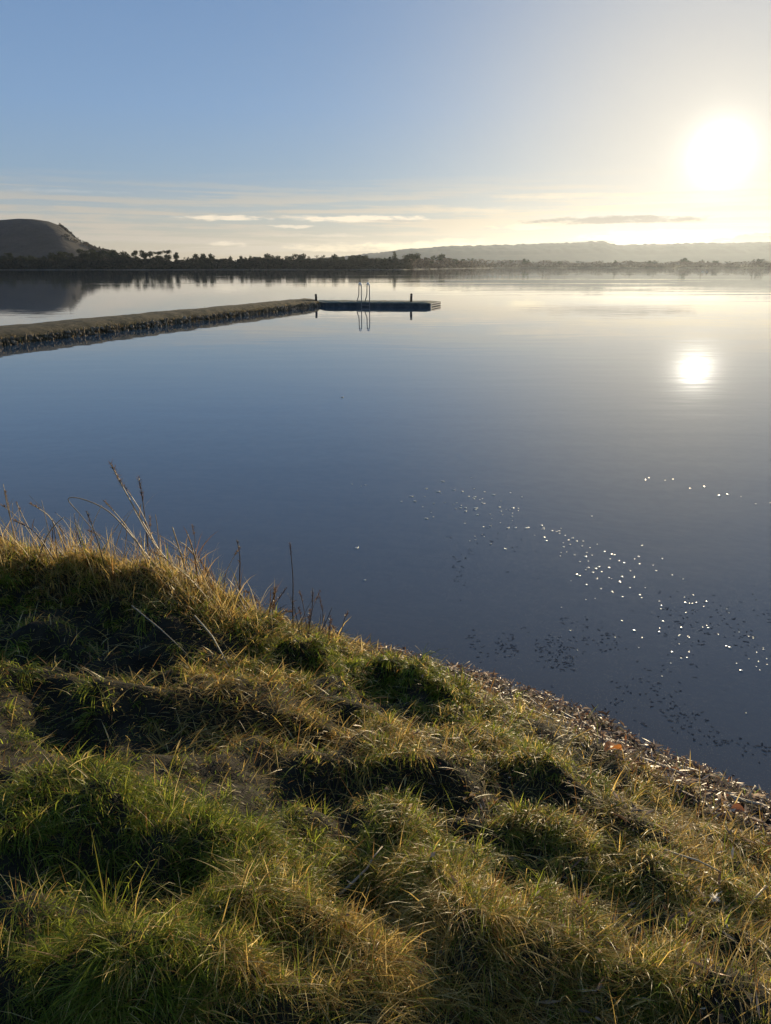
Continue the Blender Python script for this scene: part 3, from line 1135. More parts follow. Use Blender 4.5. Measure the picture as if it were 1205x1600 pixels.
def make_ladder():
    root = empty('pool_ladder', (-1.45, 53.45, .28))
    tag(root, 'pool ladder with two tall hooped handrails at the front of the platform', 'ladder')
    for xo in (-.27, .27):
        p = []
        # land leg with a kink near the deck, over the top, down the water leg
        for x, y, z in [(-.20, .75, -.02), (-.20, .75, .12), (-.10, .62, .42), (-.07, .58, .6), (-.06, .55, 1.18), (-.04, .47, 1.34), (.0, .30, 1.42),
                        (.07, .12, 1.38), (.11, .03, 1.22), (.12, -.02, .9), (.12, -.05, .3), (.12, -.07, -.2), (.12, -.10, -1.1)]:
            p.append((xo + x, y - .28, z * .88 if z > 0 else z))
        rail = link('handrail', MB().tube(p, .032, 8).mesh('handrail', True), M_STEEL, root)
        g = [(xo + x, y - .28, z * .88) for x, y, z in [(-.055, .51, 1.27), (-.04, .46, 1.35), (.0, .30, 1.425), (.07, .12, 1.385), (.105, .04, 1.26)]]
        link('lit_cap', MB().tube(g, .046, 8).mesh('lit_cap', True), M_WHITE, rail)  # white cap, its sunlit brightness put into the colour
    for z in (-.15, -.42, -.7):
        link('rung', MB().tube([(-.15, -.36, z), (.39, -.36, z)], .028, 8).mesh('rung', True), M_STEEL, root)


make_ladder()


# ------------------------------------------------------------------ water birds
def bird(x, y, s, rz, label):
    e = empty('water_bird', (x, y, 0), rz)
    e.scale = (s, s, s)
    bm = bmesh.new()
    bmesh.ops.create_uvsphere(bm, u_segments=12, v_segments=8, radius=1)
    for v in bm.verts:
        v.co = Vector((v.co.x * .5, v.co.y * .24, v.co.z * .2 + .10 + (.12 * max(0, -v.co.x - .3))))
    me = bpy.data.meshes.new('body')
    bm.to_mesh(me)
    bm.free()
    link('body', me, M_WHITE, e)
    link('neck', MB().tube([(.38, 0, .15), (.52, 0, .32), (.48, 0, .52), (.50, 0, .66), (.58, 0, .70), (.66, 0, .67)], [.08, .055, .045, .045, .055, .02], 7).mesh('neck', True), M_WHITE, e)
    link('bill', MB().tube([(.65, 0, .67), (.76, 0, .63)], [.022, .01], 5).mesh('bill'), M_WOOD, e)
    tag(e, label, 'bird', 'birds on the far water')


bird(151, 384, 1.0, 2.6, 'tiny pale bird on the far water below the sun, left one of two')
bird(148, 372, .75, .4, 'tiny pale bird on the far water below the sun, right one of two')
# ------------------------------------------------------------------ grass of the bank
def bumps(x, y):
    b = np.zeros(np.shape(x))
    for hx, hy, ra, rb, an, hh in HUMMOCKS:
        c, s = math.cos(R(an)), math.sin(R(an))
        u = ((x - hx) * c + (y - hy) * s) / ra
        v = (-(x - hx) * s + (y - hy) * c) / rb
        b = b + hh * np.exp(-(u * u + v * v))
    return b


def spots(n, r0, r1, a0=-52, a1=50):
    a = np.radians(rng.uniform(a0, a1, n))
    r = rng.uniform(r0, r1, n)
    return np.sin(a) * r, np.cos(a) * r


def slope_dir(x, y, e=.06):
    gx = (ground_z(x + e, y) - ground_z(x - e, y)) / (2 * e)
    gy = (ground_z(x, y + e) - ground_z(x, y - e)) / (2 * e)
    return np.arctan2(-gy, -gx), np.hypot(gx, gy)


C_GREEN, C_LIME, C_OLIVE = np.array((.068, .104, .016)), np.array((.180, .210, .026)), np.array((.175, .168, .030))
C_STRAW, C_PALE, C_BROWN = np.array((.44, .31, .095)), np.array((.60, .47, .21)), np.array((.24, .13, .040))


def tones(n, w):
    """pick blade colours from weights (n,6)"""
    pal = np.stack([C_GREEN, C_LIME, C_OLIVE, C_STRAW, C_PALE, C_BROWN])
    w = w / w.sum(1)[:, None]
    k = (rng.random(n)[:, None] > np.cumsum(w, 1)).sum(1).clip(0, 5)
    return pal[k] * rng.uniform(.7, 1.25, n)[:, None]


def litter_mask(x, y):
    """1 on the strand line of dead leaves at the water's edge right of the ridge"""
    d = shore_d(x, y)
    w = .09 + .26 * vnoise(x * 1.7, y * 1.7, 51) + np.clip((x - .9) * .25, 0, .35)
    m = np.clip(1 - (d - w) / .28, 0, 1) * np.clip((x + .25) / .4, 0, 1)
    return np.where(d > -.1, m, 0)


def grass_layer(name, label, n, r0, r1, mode, matr, a0=-52, a1=50):
    x, y = spots(n, r0, r1, a0, a1)
    d = shore_d(x, y)
    rd = ridge(x, y)
    b = bumps(x, y)
    cl = fbm(x * 3.1, y * 3.1, 77, 3)              # clumps
    pt = vnoise(x * 1.3 + 5, y * 1.3, 91)           # patches of dead grass
    lm = litter_mask(x, y)
    if mode == 'lawn':
        p = np.clip(.50 + b * 4 + (cl - .5) * 1.8, .34, 1) * (1 - .97 * lm) * (d > .06)
    elif mode == 'tuft':
        p = np.clip((b - .015) * 9 + (cl - .50) * 4.0 + rd * 3, 0, 1) * (1 - .95 * lm) * (d > .1)
    elif mode == 'wisp':
        p = np.clip((rd - .06) * 6, 0, 1) * (d > .1) * np.clip((vnoise(x * 5, y * 5, 44) - .25) * 3, 0, 1)
    elif mode == 'mat':
        p = np.clip((pt - .32) * 1.8 + rd * 3 + b * 2, .20, 1) * (1 - .88 * lm) * (d > .05)
    else:
        p = np.clip((rd - .10) * 7, 0, 1) * (d > .1)
    k = rng.random(n) < p
    x, y, b, cl, pt, rd, d = x[k], y[k], b[k], cl[k], pt[k], rd[k], d[k]
    n = len(x)
    z = ground_z(x, y)
    sd, sl_ = slope_dir(x, y)
    flow = 6.28 * 1.6 * fbm(x * 1.1, y * 1.1, 15, 2)
    root = np.stack([x, y, z - .008], 1)
    g = rng.random(n)
    if mode == 'lawn':
        L = rng.uniform(.02, .055, n) * (1 + np.clip(b, 0, .2) * 2)
        W = rng.uniform(.0016, .0034, n)
        az = np.where(g < .6, rng.uniform(0, 6.28, n), flow + rng.normal(0, .9, n))
        tilt, bend = np.abs(rng.normal(.75, .4, n)), rng.uniform(.2, 1.8, n)
        dead = np.clip((pt - .28) * 1.5, 0, .85)
        w = np.stack([.9 - .9 * dead, .75 - .5 * dead, .9 + 0 * g, .15 + .8 * dead, .05 + .1 * dead, .2 + .4 * dead], 1)
    elif mode == 'tuft':
        L = rng.uniform(.04, .12, n) * (1 + rd * .8) * np.where(rng.random(n) < .06, 1.8, 1)
        W = rng.uniform(.0018, .0036, n)
        az = np.where(g < .35, sd + rng.normal(0, .8, n), np.where(g < .65, flow + rng.normal(0, .7, n), rng.uniform(0, 6.28, n)))
        tilt, bend = np.clip(rng.normal(.85, .4, n), 0, 1.5), rng.uniform(.4, 2.6, n)
        dead = np.clip((pt - .28) * 1.7 + rd * 1.5, 0, 1)
        w = np.stack([.4 * (1.05 - dead), 1.1 * (1.05 - dead), .6 + 0 * g, .3 + .9 * dead, .08 + .3 * dead, .10 + .2 * dead], 1)
    elif mode == 'wisp':
        L = rng.uniform(.14, .36, n)
        W = rng.uniform(.0010, .0019, n)
        az = np.where(g < .6, math.pi + rng.normal(0, .8, n), rng.uniform(0, 6.28, n))
        tilt, bend = np.abs(rng.normal(.3, .3, n)), rng.uniform(0, 1.0, n)
        w = np.tile(np.array([.0, .05, .2, 1.0, .8, .5]), (n, 1))
    elif mode == 'mat':
        L = rng.uniform(.04, .15, n)
        W = rng.uniform(.0016, .0034, n)
        az = np.where(g < .5, flow + rng.normal(0, .5, n), rng.uniform(0, 6.28, n))
        tilt, bend = np.clip(rng.normal(1.05, .25, n), .4, 1.5), rng.uniform(.1, .9, n)
        root[:, 2] += rng.uniform(0, .035, n)
        w = np.tile(np.array([.08, .2, .3, 1.0, .40, .5]), (n, 1))
    else:
        L = rng.uniform(.05, .14, n) * np.where(rng.random(n) < .06, 2.2, 1)
        W = rng.uniform(.0016, .0034, n)
        az = np.where(g < .35, math.pi + rng.normal(0, .9, n), rng.uniform(0, 6.28, n))
        tilt, bend = np.abs(rng.normal(.6, .4, n)), rng.uniform(.1, 1.9, n)
        w = np.tile(np.array([.12, .2, .4, 1.0, .45, .55]), (n, 1))
    dist = np.hypot(x, y)
    W = W * np.clip(dist / 2.6, .62, 1.8) * np.exp(rng.normal(0, .28, n))
    v, f, npp = blades(root, L, W, az, tilt, bend)
    c = tones(n, w)
    c7 = np.repeat(c, 7, 0)
    # blades are paler towards the dry tip
    tip = np.tile(np.array([.85, .85, .95, .95, 1.05, 1.05, 1.15]), n)[:, None]
    o = link(name, mesh_np(name, v, f, npp, c7 * tip), matr)
    tag(o, label, 'grass', kind='stuff')
    return n


def tufts(name, label, nt, per):
    """tufts: blades splaying from a common foot, each tuft with its own size, colour and lean"""
    x, y = spots(nt * 3, .75, 6.6)
    b, rd, d = bumps(x, y), ridge(x, y), shore_d(x, y)
    cl = fbm(x * 3.1, y * 3.1, 77, 3)
    p = np.clip(.26 + b * 7 + (cl - .5) * 3.2 + rd * 1.5, .05, 1) * (1 - .97 * litter_mask(x, y)) * (d > .1)
    k = np.nonzero(rng.random(len(x)) < p)[0][:nt]
    x, y, rd = x[k], y[k], rd[k]
    nt = len(x)
    pt = vnoise(x * 1.3 + 5, y * 1.3, 91)
    sd, _ = slope_dir(x, y)
    size = np.exp(rng.normal(-.1, .38, nt))
    lean = sd + rng.normal(0, .9, nt)
    rep_ = np.maximum(8, (per * rng.uniform(.5, 1.5, nt) * size ** .6)).astype(int)
    i = np.repeat(np.arange(nt), rep_)
    n = len(i)
    a = rng.uniform(0, 6.28, n)
    r = np.abs(rng.normal(0, 1, n)) * .022 * size[i]
    bx, by = x[i] + np.cos(a) * r, y[i] + np.sin(a) * r
    z = ground_z(bx, by) - .006 + .018 * size[i] * np.exp(-(r / .03) ** 2)
    L = rng.uniform(.035, .075, n) * size[i] * (1 + rd[i]) * np.where(rng.random(n) < .04, 1.35, 1)
    mx, my = np.cos(a) * .7 + np.cos(lean[i]) * 1.1 + rng.normal(0, .45, n), np.sin(a) * .8 + np.sin(lean[i]) * .9 + rng.normal(0, .45, n)
    az = np.arctan2(my, mx)
    tilt = np.clip(.75 + r / (.03 * size[i]) * .35 + rng.normal(0, .36, n), 0, 1.55)
    bend = rng.uniform(.9, 3.0, n)
    W = rng.uniform(.0017, .0036, n) * np.clip(np.hypot(bx, by) / 2.6, .62, 1.8) * np.exp(rng.normal(0, .28, n))
    v, f, npp = blades(np.stack([bx, by, z], 1), L, W, az, tilt, bend)
    dead = np.clip((pt - .38) * 1.7 + rd * 1.4 + rng.normal(0, .32, nt), 0, 1)[i]
    w = np.stack([.45 * (1.02 - dead), 1.2 * (1.02 - dead), .55 + 0 * dead, .10 + 1.0 * dead, .04 + .35 * dead, .05 + .25 * dead], 1)
    c = np.repeat(tones(n, w) * rng.uniform(.75, 1.2, nt)[i][:, None], 7, 0)
    tip = np.tile(np.array([.8, .8, .95, .95, 1.08, 1.08, 1.2]), n)[:, None]
    o = link(name, mesh_np(name, v, f, npp, c * tip), M_GRASS)
    tag(o, label, 'grass', kind='stuff')
    return n


cnt = 0
cnt += grass_layer('grass', 'short green grass covering the hummocky bank', 225000, .75, 6.6, 'lawn', M_GRASS)
cnt += tufts('tussock_grass', 'clumps of arching yellow-green grass on the sunlit hummocks', 7000, 38)
cnt += grass_layer('straw_mat', 'flattened dead straw lying between the grass tufts', 150000, .75, 6.6, 'mat', M_STRAW)
cnt += grass_layer('ridge_grass', 'tall dry grass along the crest of the bank at left', 80000, 3.4, 6.2, 'ridge', M_STRAW, -52, 0)
cnt += grass_layer('wispy_straw', 'fine feathery straw standing along the crest at left', 15000, 3.4, 6.0, 'wisp', M_STRAW, -52, 0)
print('blades', cnt)


# ------------------------------------------------------------------ dead-leaf strand line
def litter():
    n = 22000
    x, y = spots(n * 3, 1.2, 6.0, -12, 50)
    m = litter_mask(x, y)
    d = shore_d(x, y)
    p = np.maximum(m * (d > -.03), .05 * (d > .1) * np.clip((x + .2) * 1.2, 0, 1))
    k = rng.random(len(x)) < p
    x, y = x[k][:n], y[k][:n]
    n = len(x)
    z = ground_z(x, y) + rng.uniform(.002, .045, n)
    a = rng.uniform(0, 6.28, n)
    g = rng.random(n)
    L = np.where(g < .5, rng.uniform(.012, .032, n), rng.uniform(.03, .085, n))
    W = np.where(g < .5, L * rng.uniform(.35, .8, n), L * rng.uniform(.10, .24, n))
    tl, rl = rng.normal(0, .45, n), rng.normal(0, .5, n)
    u = np.stack([np.cos(a) * np.cos(tl), np.sin(a) * np.cos(tl), np.sin(tl)], 1)
    s = np.stack([-np.sin(a) * np.cos(rl), np.cos(a) * np.cos(rl), np.sin(rl)], 1)
    nr = np.cross(u, s)
    c = np.stack([x, y, z], 1)
    L3, W3 = L[:, None] * .5, W[:, None] * .5
    cu = (rng.uniform(-.5, .5, n) * W)[:, None]
    # curled flake: pointed ends, folded along the middle
    V = np.stack([c - u * L3, c - s * W3 + nr * cu, c + u * L3, c + s * W3 + nr * cu, c - u * L3 * .1 - nr * cu * .4], 1).reshape(-1, 3)
    b = (np.arange(n) * 5)[:, None]
    F = np.concatenate([b + np.array(q) for q in ([0, 1, 4], [1, 2, 4], [2, 3, 4], [3, 0, 4])], 1).ravel()
    pal = np.array([(.15, .092, .055), (.24, .155, .095), (.36, .26, .17), (.52, .41, .29), (.07, .046, .03), (.27, .115, .05)])
    t = pal[rng.choice(6, n, p=[.26, .25, .2, .11, .13, .05])] * rng.uniform(.7, 1.3, n)[:, None]
    o = link('leaf_litter', mesh_np('leaf_litter', V, F, 3, np.repeat(t, 5, 0)), M_LITTER)
    tag(o, 'brown dead leaves and reed scraps along the waterline', 'leaf litter', kind='stuff')


litter()


def tone_mesh(me, c, jit=.12):
    n = len(me.vertices)
    a = me.color_attributes.new('tone', 'FLOAT_COLOR', 'POINT')
    cc = np.ones((n, 4), dtype=np.float32)
    cc[:, :3] = np.array(c) * rng.uniform(1 - jit, 1 + jit, n)[:, None]
    a.data.foreach_set('color', cc.ravel())
    return me


def gz(x, y):
    return float(ground_z(np.array([x]), np.array([y]))[0])


def driftwood(name, pts, r0, c, label, twig=True):
    """a stick lying on the bank: gently crooked, with a side twig"""
    P = [Vector((x, y, gz(x, y) + up)) for x, y, up in pts]
    o = Vector(P[0])
    Q = []
    for i in range(len(P) - 1):
        for t in (0, .5):
            q = P[i].lerp(P[i + 1], t) - o
            Q.append(q + Vector((random.uniform(-1, 1), random.uniform(-1, 1), random.uniform(-.5, .5))) * r0 * .5)
    Q.append(P[-1] - o)
    rad = [r0 * (1.0 - .55 * i / (len(Q) - 1)) * random.uniform(.85, 1.15) for i in range(len(Q))]
    e = link(name, tone_mesh(MB().tube(Q, rad, 7).mesh(name, True), c), M_STEM)
    e.location = o
    if twig and len(Q) > 2:
        m = Q[len(Q) // 2]
        tw = MB().tube([m, m + Vector((random.uniform(-.04, .04), random.uniform(.0, .05), .03)), m + Vector((random.uniform(-.07, .07), .07, .05))], [r0 * .45, r0 * .35, r0 * .2], 5)
        link('twig', tone_mesh(tw.mesh('twig', True), c), M_STEM, e)
    return tag(e, label, 'stick', 'sticks on the bank')


driftwood('driftwood_stick', [(.36, 4.55, .03), (.50, 4.42, .03), (.66, 4.33, .02)], .013, (.34, .26, .18), 'thick pale driftwood stick at the left end of the leaf strip, against the water')
driftwood('driftwood_stick', [(1.02, 3.98, .03), (1.14, 3.88, .03), (1.26, 3.74, .03)], .010, (.40, .32, .22), 'pale stick on the water side of the leaf strip above the orange leaf')
driftwood('driftwood_stick', [(.75, 3.85, .04), (.84, 3.75, .04), (.90, 3.62, .03)], .008, (.36, .28, .18), 'thin straight stick in the middle of the leaf strip')
driftwood('driftwood_stick', [(1.32, 3.45, .03), (1.42, 3.40, .03), (1.56, 3.36, .03)], .012, (.45, .36, .26), 'pale broken stick near the water right of the orange leaf')
driftwood('driftwood_stick', [(1.70, 3.20, .03), (1.80, 3.17, .03), (1.92, 3.18, .02)], .010, (.40, .34, .24), 'pale twig at the water edge by the right border, beside green shoots')
driftwood('dry_reed_stalk', [(.98, 2.26, .05), (1.12, 2.25, .06), (1.24, 2.22, .05)], .0045, (.50, .42, .28), 'long straight pale reed stalk lying level in the right foreground', False)
driftwood('dry_reed_stalk', [(1.24, 2.10, .05), (1.34, 2.18, .07), (1.40, 2.27, .05)], .006, (.42, .32, .18), 'short pale stalk slanting up by the right border of the foreground', False)
driftwood('dry_reed_stalk', [(-.14, 1.90, .03), (-.06, 1.98, .05), (-.01, 2.06, .06)], .0045, (.42, .33, .22), 'pale stalk in the dark hollow left of the central tussock', False)
driftwood('dry_reed_stalk', [(-1.05, 3.86, .18), (-.92, 3.70, .14), (-.80, 3.52, .06)], .0045, (.40, .33, .20), 'pale stalk slanting down the ridge into the dark hollow', False)
driftwood('dry_reed_stalk', [(-1.42, 3.95, .2), (-1.22, 3.78, .16), (-1.05, 3.66, .10)], .004, (.34, .28, .18), 'thin stalk leaning over the dark hollow at left', False)


def fallen_leaf(x, y, s, c, rz, label, up=.03):
    nx, ny = 7, 5
    v = []
    for j in range(ny):
        for i in range(nx):
            a, b = i / (nx - 1), j / (ny - 1) - .5
            w = math.sin(math.pi * min(1, a * .96 + .03)) ** .7
            lobe = 1 + .22 * math.sin(a * 19)
            v.append(((a - .5) * s, b * s * .75 * w * lobe, s * (.28 * abs(b) * 2 * w + .12 * math.sin(a * 3.1))))
    f = [(j * nx + i, j * nx + i + 1, (j + 1) * nx + i + 1, (j + 1) * nx + i) for j in range(ny - 1) for i in range(nx - 1)]
    me = bpy.data.meshes.new('leaf')
    me.from_pydata(v, [], f)
    for p in me.polygons:
        p.use_smooth = True
    o = link('fallen_leaf', tone_mesh(me, c), M_LITTER)
    o.location = (x, y, gz(x, y) + up)
    o.rotation_euler = (-.35, .2, rz)
    st = MB().tube([(-.5 * s, 0, .02 * s), (-.75 * s, .05 * s, .05 * s), (-.95 * s, .02 * s, .02 * s)], s * .018, 5)
    link('stalk', tone_mesh(st.mesh('stalk'), (.2, .1, .04)), M_LITTER, o)
    return tag(o, label, 'leaf')


fallen_leaf(1.15, 3.34, .105, (.52, .20, .05), .4, 'orange-brown curled leaf lying at the edge of the leaf strip', .035)
fallen_leaf(.60, 4.02, .06, (.30, .17, .08), 1.9, 'tan leaf in the leaf strip below the thick driftwood', .03)
fallen_leaf(1.62, 2.96, .06, (.24, .10, .05), 2.6, 'reddish brown leaf in the leaf litter near the right border', .03)


def feather(x, y, up, label):
    """small pale downy tuft caught in the grass"""
    e = empty('downy_tuft', (x, y, gz(x, y) + up))
    n = 70
    az, tl = rng.uniform(0, 6.28, n), rng.uniform(.1, 1.4, n)
    v, f, npp = blades(np.zeros((n, 3)), rng.uniform(.012, .028, n), rng.uniform(.002, .004, n), az, tl, rng.uniform(.1, .8, n))
    link('down', mesh_np('down', v, f, npp, np.tile((.72, .70, .66), (len(v), 1))), M_STRAW, e)
    link('quill', tone_mesh(MB().tube([(0, 0, -.01), (.01, .01, .01), (.03, .015, .02)], [.0015, .0012, .0008], 5).mesh('quill'), (.6, .55, .45)), M_STEM, e)
    tag(e, label, 'tuft')


feather(1.11, 2.08, .06, 'small white downy tuft in the grass of the right foreground')


# ------------------------------------------------------------------ tall dead stems on the ridge
def stem(base, pts, r0, c, label, head=None, leaves=0, name='dry_reed', leaf_len=.16, hc=(.14, .09, .05)):
    """base (x,y); pts: offsets above the base in metres; head: None, 'plume' or 'spike'"""
    bx, by = base
    o = Vector((bx, by, gz(bx, by) - .02))
    P = [Vector((0, 0, 0))] + [Vector(p) for p in pts]
    # smooth the path
    Q = []
    for i in range(len(P) - 1):
        p0, p1, p2, p3 = P[max(i - 1, 0)], P[i], P[i + 1], P[min(i + 2, len(P) - 1)]
        for k in range(4):
            t = k / 4
            Q.append(.5 * ((2 * p1) + (p2 - p0) * t + (2 * p0 - 5 * p1 + 4 * p2 - p3) * t * t + (3 * p1 - p0 - 3 * p2 + p3) * t ** 3))
    Q.append(P[-1])
    rad = [r0 * 1.3 * (1 - .6 * i / (len(Q) - 1)) for i in range(len(Q))]
    e = link(name, tone_mesh(MB().tube(Q, rad, 5).mesh(name, True), c), M_STEM)
    e.location = o
    if head:
        tip = Q[-1]
        back = (Q[-1] - Q[-3]).normalized()
        n = 90 if head == 'plume' else 46
        ln = .16 if head == 'plume' else .09
        t = rng.random(n)
        rt = np.array([tuple(tip - back * ln * float(a)) for a in t])
        v, f, npp = blades(rt, rng.uniform(.015, .05 if head == 'plume' else .02, n), rng.uniform(.0025, .005, n), rng.uniform(0, 6.28, n),
                           rng.uniform(.1, 1.3, n), rng.uniform(0, .9, n))
        tone = np.array(hc) * rng.uniform(.6, 1.4, n)[:, None]
        link('seed_head', mesh_np('seed_head', v, f, npp, np.repeat(tone, 7, 0)), M_STRAW, e)
    for k in range(leaves):
        i = random.randrange(1, max(2, int(len(Q) * .7)))
        v, f, npp = blades(np.array([tuple(Q[i])]), np.array([leaf_len * random.uniform(.6, 1.3)]), np.array([.006]),
                           np.array([random.uniform(0, 6.28)]), np.array([random.uniform(.3, .9)]), np.array([random.uniform(.4, 1.5)]))
        link('leaf', mesh_np('leaf', v, f, npp, np.tile(np.array(c) * random.uniform(.7, 1.1), (7, 1))), M_STRAW, e)
    return tag(e, label, 'plant', 'dead stems along the crest of the bank')


TAN, DARK, GOLD = (.44, .33, .20), (.085, .055, .036), (.48, .32, .13)
stem((-1.42, 4.55), [(-.15, 0, .24), (-.30, .02, .42), (-.46, .03, .50), (-.55, .03, .50), (-.48, .02, .40), (-.36, 0, .24)], .0042, TAN,
     'pale stem bent over in a broken arch above the ridge')
stem((-1.36, 4.60), [(-.10, 0, .26), (-.22, .02, .50), (-.34, .03, .78)], .0048, GOLD, 'tallest leaning reed with a brown plume, on the ridge at left', 'plume', 3)
stem((-1.40, 4.62), [(-.06, 0, .22), (-.14, .02, .46), (-.24, .03, .64)], .0040, TAN, 'leaning reed close under the tallest plume', 'spike', 2)
stem((-1.22, 4.58), [(-.14, 0, .16), (-.26, .0, .34), (-.36, .02, .54)], .0040, TAN, 'slim straight reed crossing the tallest plumed one', None, 1)
stem((-1.56, 4.75), [(-.0, 0, .30), (-.01, .02, .52), (-.02, .02, .68)], .0040, DARK, 'dark upright reed with a drooping brown head right of the tallest plume', 'plume', 2, hc=(.09, .06, .045))
stem((-1.22, 4.45), [(-.02, 0, .14), (-.05, 0, .28), (-.08, 0, .42)], .0060, GOLD, 'stout golden stem with dry leaves on the crest, left of two', None, 6, leaf_len=.26)
stem((-1.17, 4.47), [(-.01, 0, .14), (-.02, 0, .26), (-.05, 0, .38)], .0055, (.28, .15, .06), 'reddish stem with upright dry leaves beside the stout golden one', None, 7, leaf_len=.24)
stem((-1.04, 4.35), [(-.04, 0, .14), (-.09, 0, .28), (-.12, 0, .40)], .0048, GOLD, 'golden stem leaning left at the right end of the high crest', None, 3)
stem((-.80, 4.25), [(-.04, 0, .10), (-.08, 0, .20), (-.10, 0, .30)], .0042, TAN, 'short pale stem just below the end of the high crest', None, 2)
stem((-2.20, 4.55), [(.06, 0, .14), (.13, 0, .24), (.20, 0, .30)], .0050, (.42, .33, .22), 'pale stick leaning right above the left part of the ridge')
stem((-2.30, 4.75), [(-.01, 0, .22), (-.05, 0, .36), (-.08, 0, .46)], .0038, TAN, 'short pale reed at the far left of the ridge', 'spike', 0)
stem((-2.05, 4.50), [(.00, 0, .10), (.005, 0, .2), (.0, 0, .32)], .0034, DARK, 'thin dark stalk standing upright on the left of the ridge', None, 1)
stem((-1.72, 4.42), [(-.02, 0, .14), (-.04, 0, .26), (-.08, 0, .42)], .0036, DARK, 'thin dark stalk left of the broken arch', 'spike', 1, hc=(.06, .04, .03))
stem((-.92, 4.50), [(.0, 0, .18), (.01, 0, .32), (.0, 0, .44)], .0042, DARK, 'dark reed with a slim dark head over the water right of the crest', 'spike', 2, hc=(.05, .035, .025))
stem((-.82, 4.45), [(-.05, 0, .10), (-.11, 0, .20), (-.17, 0, .28)], .0040, TAN, 'pale stem leaning left over the water, below the dark reed', None, 1)
stem((-.74, 4.40), [(.02, 0, .12), (.05, 0, .2), (.06, 0, .26)], .0036, (.16, .10, .06), 'brown dead dock stem with clustered seeds', 'plume', 2)
stem((-.60, 4.55), [(.0, 0, .2), (.01, 0, .42), (.0, 0, .66)], .0040, DARK, 'tall dark bare stem rising from the water margin', 'spike', 4, name='dead_willowherb', leaf_len=.08, hc=(.07, .045, .04))
stem((-.50, 4.50), [(.01, 0, .12), (.03, 0, .24), (.04, 0, .38)], .0034, DARK, 'thin dark stem right of the tall bare one', 'spike', 3, name='dead_willowherb', leaf_len=.07, hc=(.08, .05, .04))
stem((-.50, 4.35), [(.06, 0, .10), (.12, 0, .2), (.17, 0, .32)], .0034, DARK, 'dark stem leaning right over the water', None, 0, name='dead_willowherb')
stem((-.36, 4.35), [(-.03, 0, .07), (-.07, 0, .14), (-.10, 0, .22)], .0036, TAN, 'short pale stem leaning left near the water margin', None, 1)
stem((.20, 4.25), [(.01, 0, .06), (.02, 0, .13), (-.02, 0, .18)], .0026, TAN, 'small curved straw standing where the leaf strip begins', None, 0)
for i in range(70):
    bx = random.uniform(-2.9, -.9)
    by = 4.48 - max(0, bx + 1.5) * .45 + random.uniform(-.05, .25)
    h = random.uniform(.18, .5)
    l = random.gauss(-.12, .16)
    stem((bx, by), [(l * .3, 0, h * .4), (l * .65, 0, h * .75), (l, random.gauss(0, .05), h)], random.uniform(.0017, .0034), random.choice([TAN, DARK, GOLD, GOLD, (.16, .11, .07)]),
         'short thin dead stalk among the ridge grass', random.choice([None, None, 'spike']), random.choice([0, 0, 1]), name='dead_stalk', leaf_len=.09)


for i in range(30):
    bx = random.uniform(-.85, -.22)
    by = 4.32 + random.uniform(-.05, .35) - (bx + .5) * .4
    h = random.uniform(.12, .42) * (1 - .5 * abs(bx + .52))
    l = random.gauss(.0, .09)
    stem((bx, by), [(l * .3, 0, h * .4), (l * .65, 0, h * .75), (l, random.gauss(0, .04), h)], random.uniform(.0012, .0022), random.choice([DARK, DARK, (.14, .09, .06), (.20, .14, .09)]),
         'thin dark dead stem in the faint thicket at the water margin', random.choice([None, 'spike', 'spike']), random.choice([0, 1, 2]), name='dead_willowherb', leaf_len=.05, hc=(.10, .065, .05))


# green shoots at the water's edge, right border
def shoots():
    e = empty('reed_shoots', (1.86, 3.30, gz(1.86, 3.30)))
    for k in range(5):
        v, f, npp = blades(np.array([(k * .022 - .04, random.uniform(-.02, .02), -.02)]), np.array([random.uniform(.07, .12)]), np.array([.005]),
                           np.array([random.uniform(0, 6.28)]), np.array([random.uniform(.0, .3)]), np.array([.3]))
        link('blade', mesh_np('blade', v, f, npp, np.tile((.10, .14, .03), (7, 1))), M_GRASS, e)
    tag(e, 'few short green shoots standing at the water edge by the right border', 'plant')


shoots()


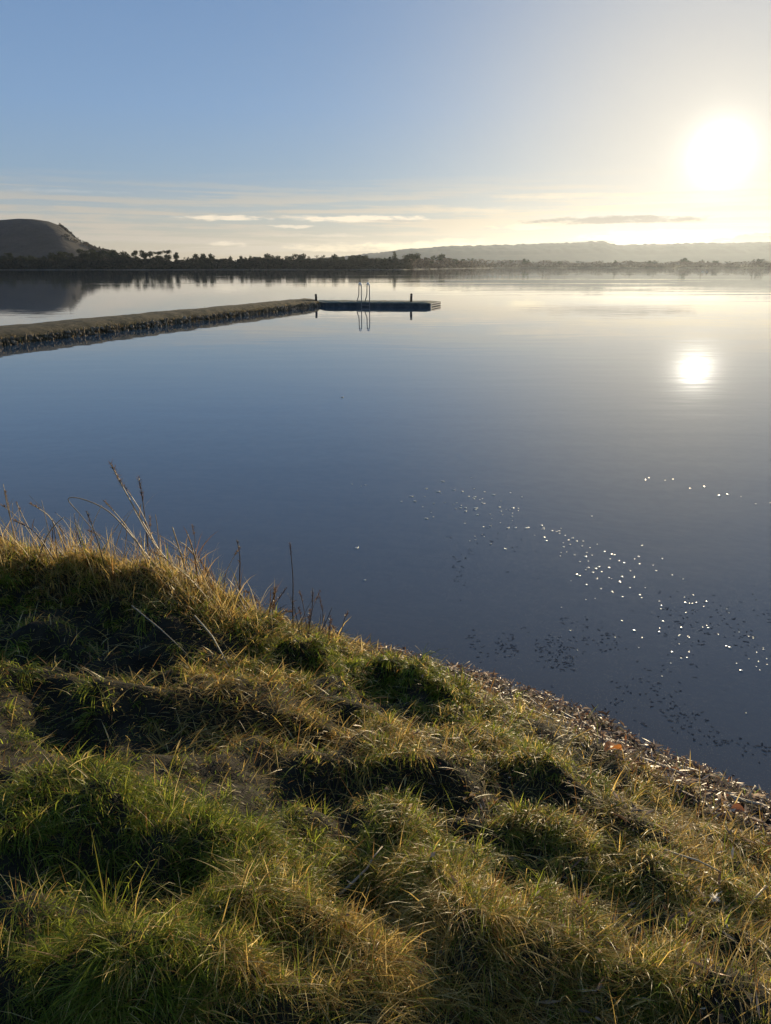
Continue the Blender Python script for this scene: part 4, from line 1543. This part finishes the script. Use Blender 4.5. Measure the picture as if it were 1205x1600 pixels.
# ------------------------------------------------------------------ flecks on the water, weed below it
def flecks():
    m, n, out = mat('pale_glint')
    b = n.new('ShaderNodeBsdfPrincipled')
    b.inputs['Base Color'].default_value = (.78, .68, .50, 1)  # pale colour standing in for sun glints on small floating bits
    b.inputs['Roughness'].default_value = .24
    b.inputs['Specular IOR Level'].default_value = 1.0
    n.t.links.new(b.outputs[0], out.inputs[0])
    protos = []
    for k in range(4):
        bm = bmesh.new()
        bmesh.ops.create_uvsphere(bm, u_segments=10, v_segments=8, radius=1)
        for v in bm.verts:
            v.co.z *= .30
            v.co.x *= random.uniform(.9, 1.1) * (1.35 if k % 2 else 1)
            v.co.z += .10
        me = bpy.data.meshes.new('glint_fleck')
        bm.to_mesh(me)
        bm.free()
        for p in me.polygons:
            p.use_smooth = True
        me.materials.append(m)
        protos.append(me)
    pts = []
    while len(pts) < 250:
        # long drift slanting from far left to near right
        t = random.random() ** .9
        cx = .75 + 2.15 * t
        cy = 8.9 - 4.3 * t
        x = cx + random.gauss(0, .34 + .14 * t)
        y = cy + random.gauss(0, .42 - .1 * t)
        if float(shore_d(np.array([x]), np.array([y]))[0]) < -.5 and float(vnoise(np.array([x * 3]), np.array([y * 2]), 5)[0]) > .35:
            pts.append((x, y))
    for k in range(16):
        pts.append((3.3 + k * .11 + random.gauss(0, .05), 9.6 - k * .11 + random.gauss(0, .12)))
    pts += [(-.42, 9.3), (-.30, 9.2), (-.25, 9.25), (-.28, 7.0), (.5, 9.1), (-.18, 6.2), (-.9, 16.0)]
    for x, y in pts:
        o = link('glint_fleck', protos[random.randrange(4)], None)
        s = (.006 + .009 * random.random() ** 2) * (y / 6.5)
        o.location = (x, y, .001)
        o.scale = (s, s, s)
        o.rotation_euler = (random.gauss(0, .05), random.gauss(0, .05), random.uniform(0, 6.28))
        tag(o, 'tiny glinting fleck floating on the calm water off the bank', 'fleck', 'glinting flecks on the water')


flecks()


def weed():
    zones = [(.55, 6.4, .55, .35, 1.0, 900), (1.9, 5.3, .45, .25, .5, 700), (2.75, 5.2, .35, .3, .4, 500), (1.35, 4.75, .18, .45, .5, 500),
             (.95, 4.95, .5, .16, -.55, 900), (1.75, 4.1, .3, .14, -.6, 450), (2.3, 3.75, .5, .10, -.3, 450), (-.2, 5.9, .5, .2, -.5, 400), (2.9, 4.6, .5, .3, .3, 600), (.1, 5.5, .6, .12, -.6, 600)]
    X, Y = [], []
    for cx, cy, ra, rb, an, n in zones:
        u, v = rng.normal(0, ra, n), rng.normal(0, rb * .8, n)
        X.append(cx + u * math.cos(an) - v * math.sin(an))
        Y.append(cy + u * math.sin(an) + v * math.cos(an))
    x, y = np.concatenate(X), np.concatenate(Y)
    k = (shore_d(x, y) < -.12) & (fbm(x * 5, y * 3, 61, 3) > .48) & (rng.random(len(x)) < .30) & (x > .6)
    x, y = x[k], y[k]
    n = len(x)
    root = np.stack([x, y, rng.uniform(.0006, .0014, n)], 1)
    v, f, npp = blades(root, rng.uniform(.012, .034, n), rng.uniform(.006, .016, n), rng.uniform(0, 6.28, n), np.full(n, 1.55), rng.uniform(-.03, .03, n))
    o = link('water_weed', mesh_np('water_weed', v, f, npp, np.repeat(np.array((.070, .074, .080)) * rng.uniform(.6, 1.5, n)[:, None], 7, 0)), M_WEED)
    tag(o, 'dark mottled patches of weed scum on the water off the bank', 'water weed', kind='stuff')


weed()


# ------------------------------------------------------------------ haze
def haze():
    m, n, out = mat('haze_air')
    v = n.new('ShaderNodeVolumePrincipled')
    v.inputs['Color'].default_value = (.70, .80, .95, 1)
    v.inputs['Density'].default_value = HAZE
    v.inputs['Anisotropy'].default_value = .66
    n.t.links.new(v.outputs[0], out.inputs['Volume'])
    mb = MB().box((700, 2600, 72.0), (3400, 2900, 79.0))
    o = link('haze', mb.mesh('haze'), m)
    tag(o, 'thin pale haze over the lake', 'haze', kind='stuff')


HAZE = 3.4e-5
haze()
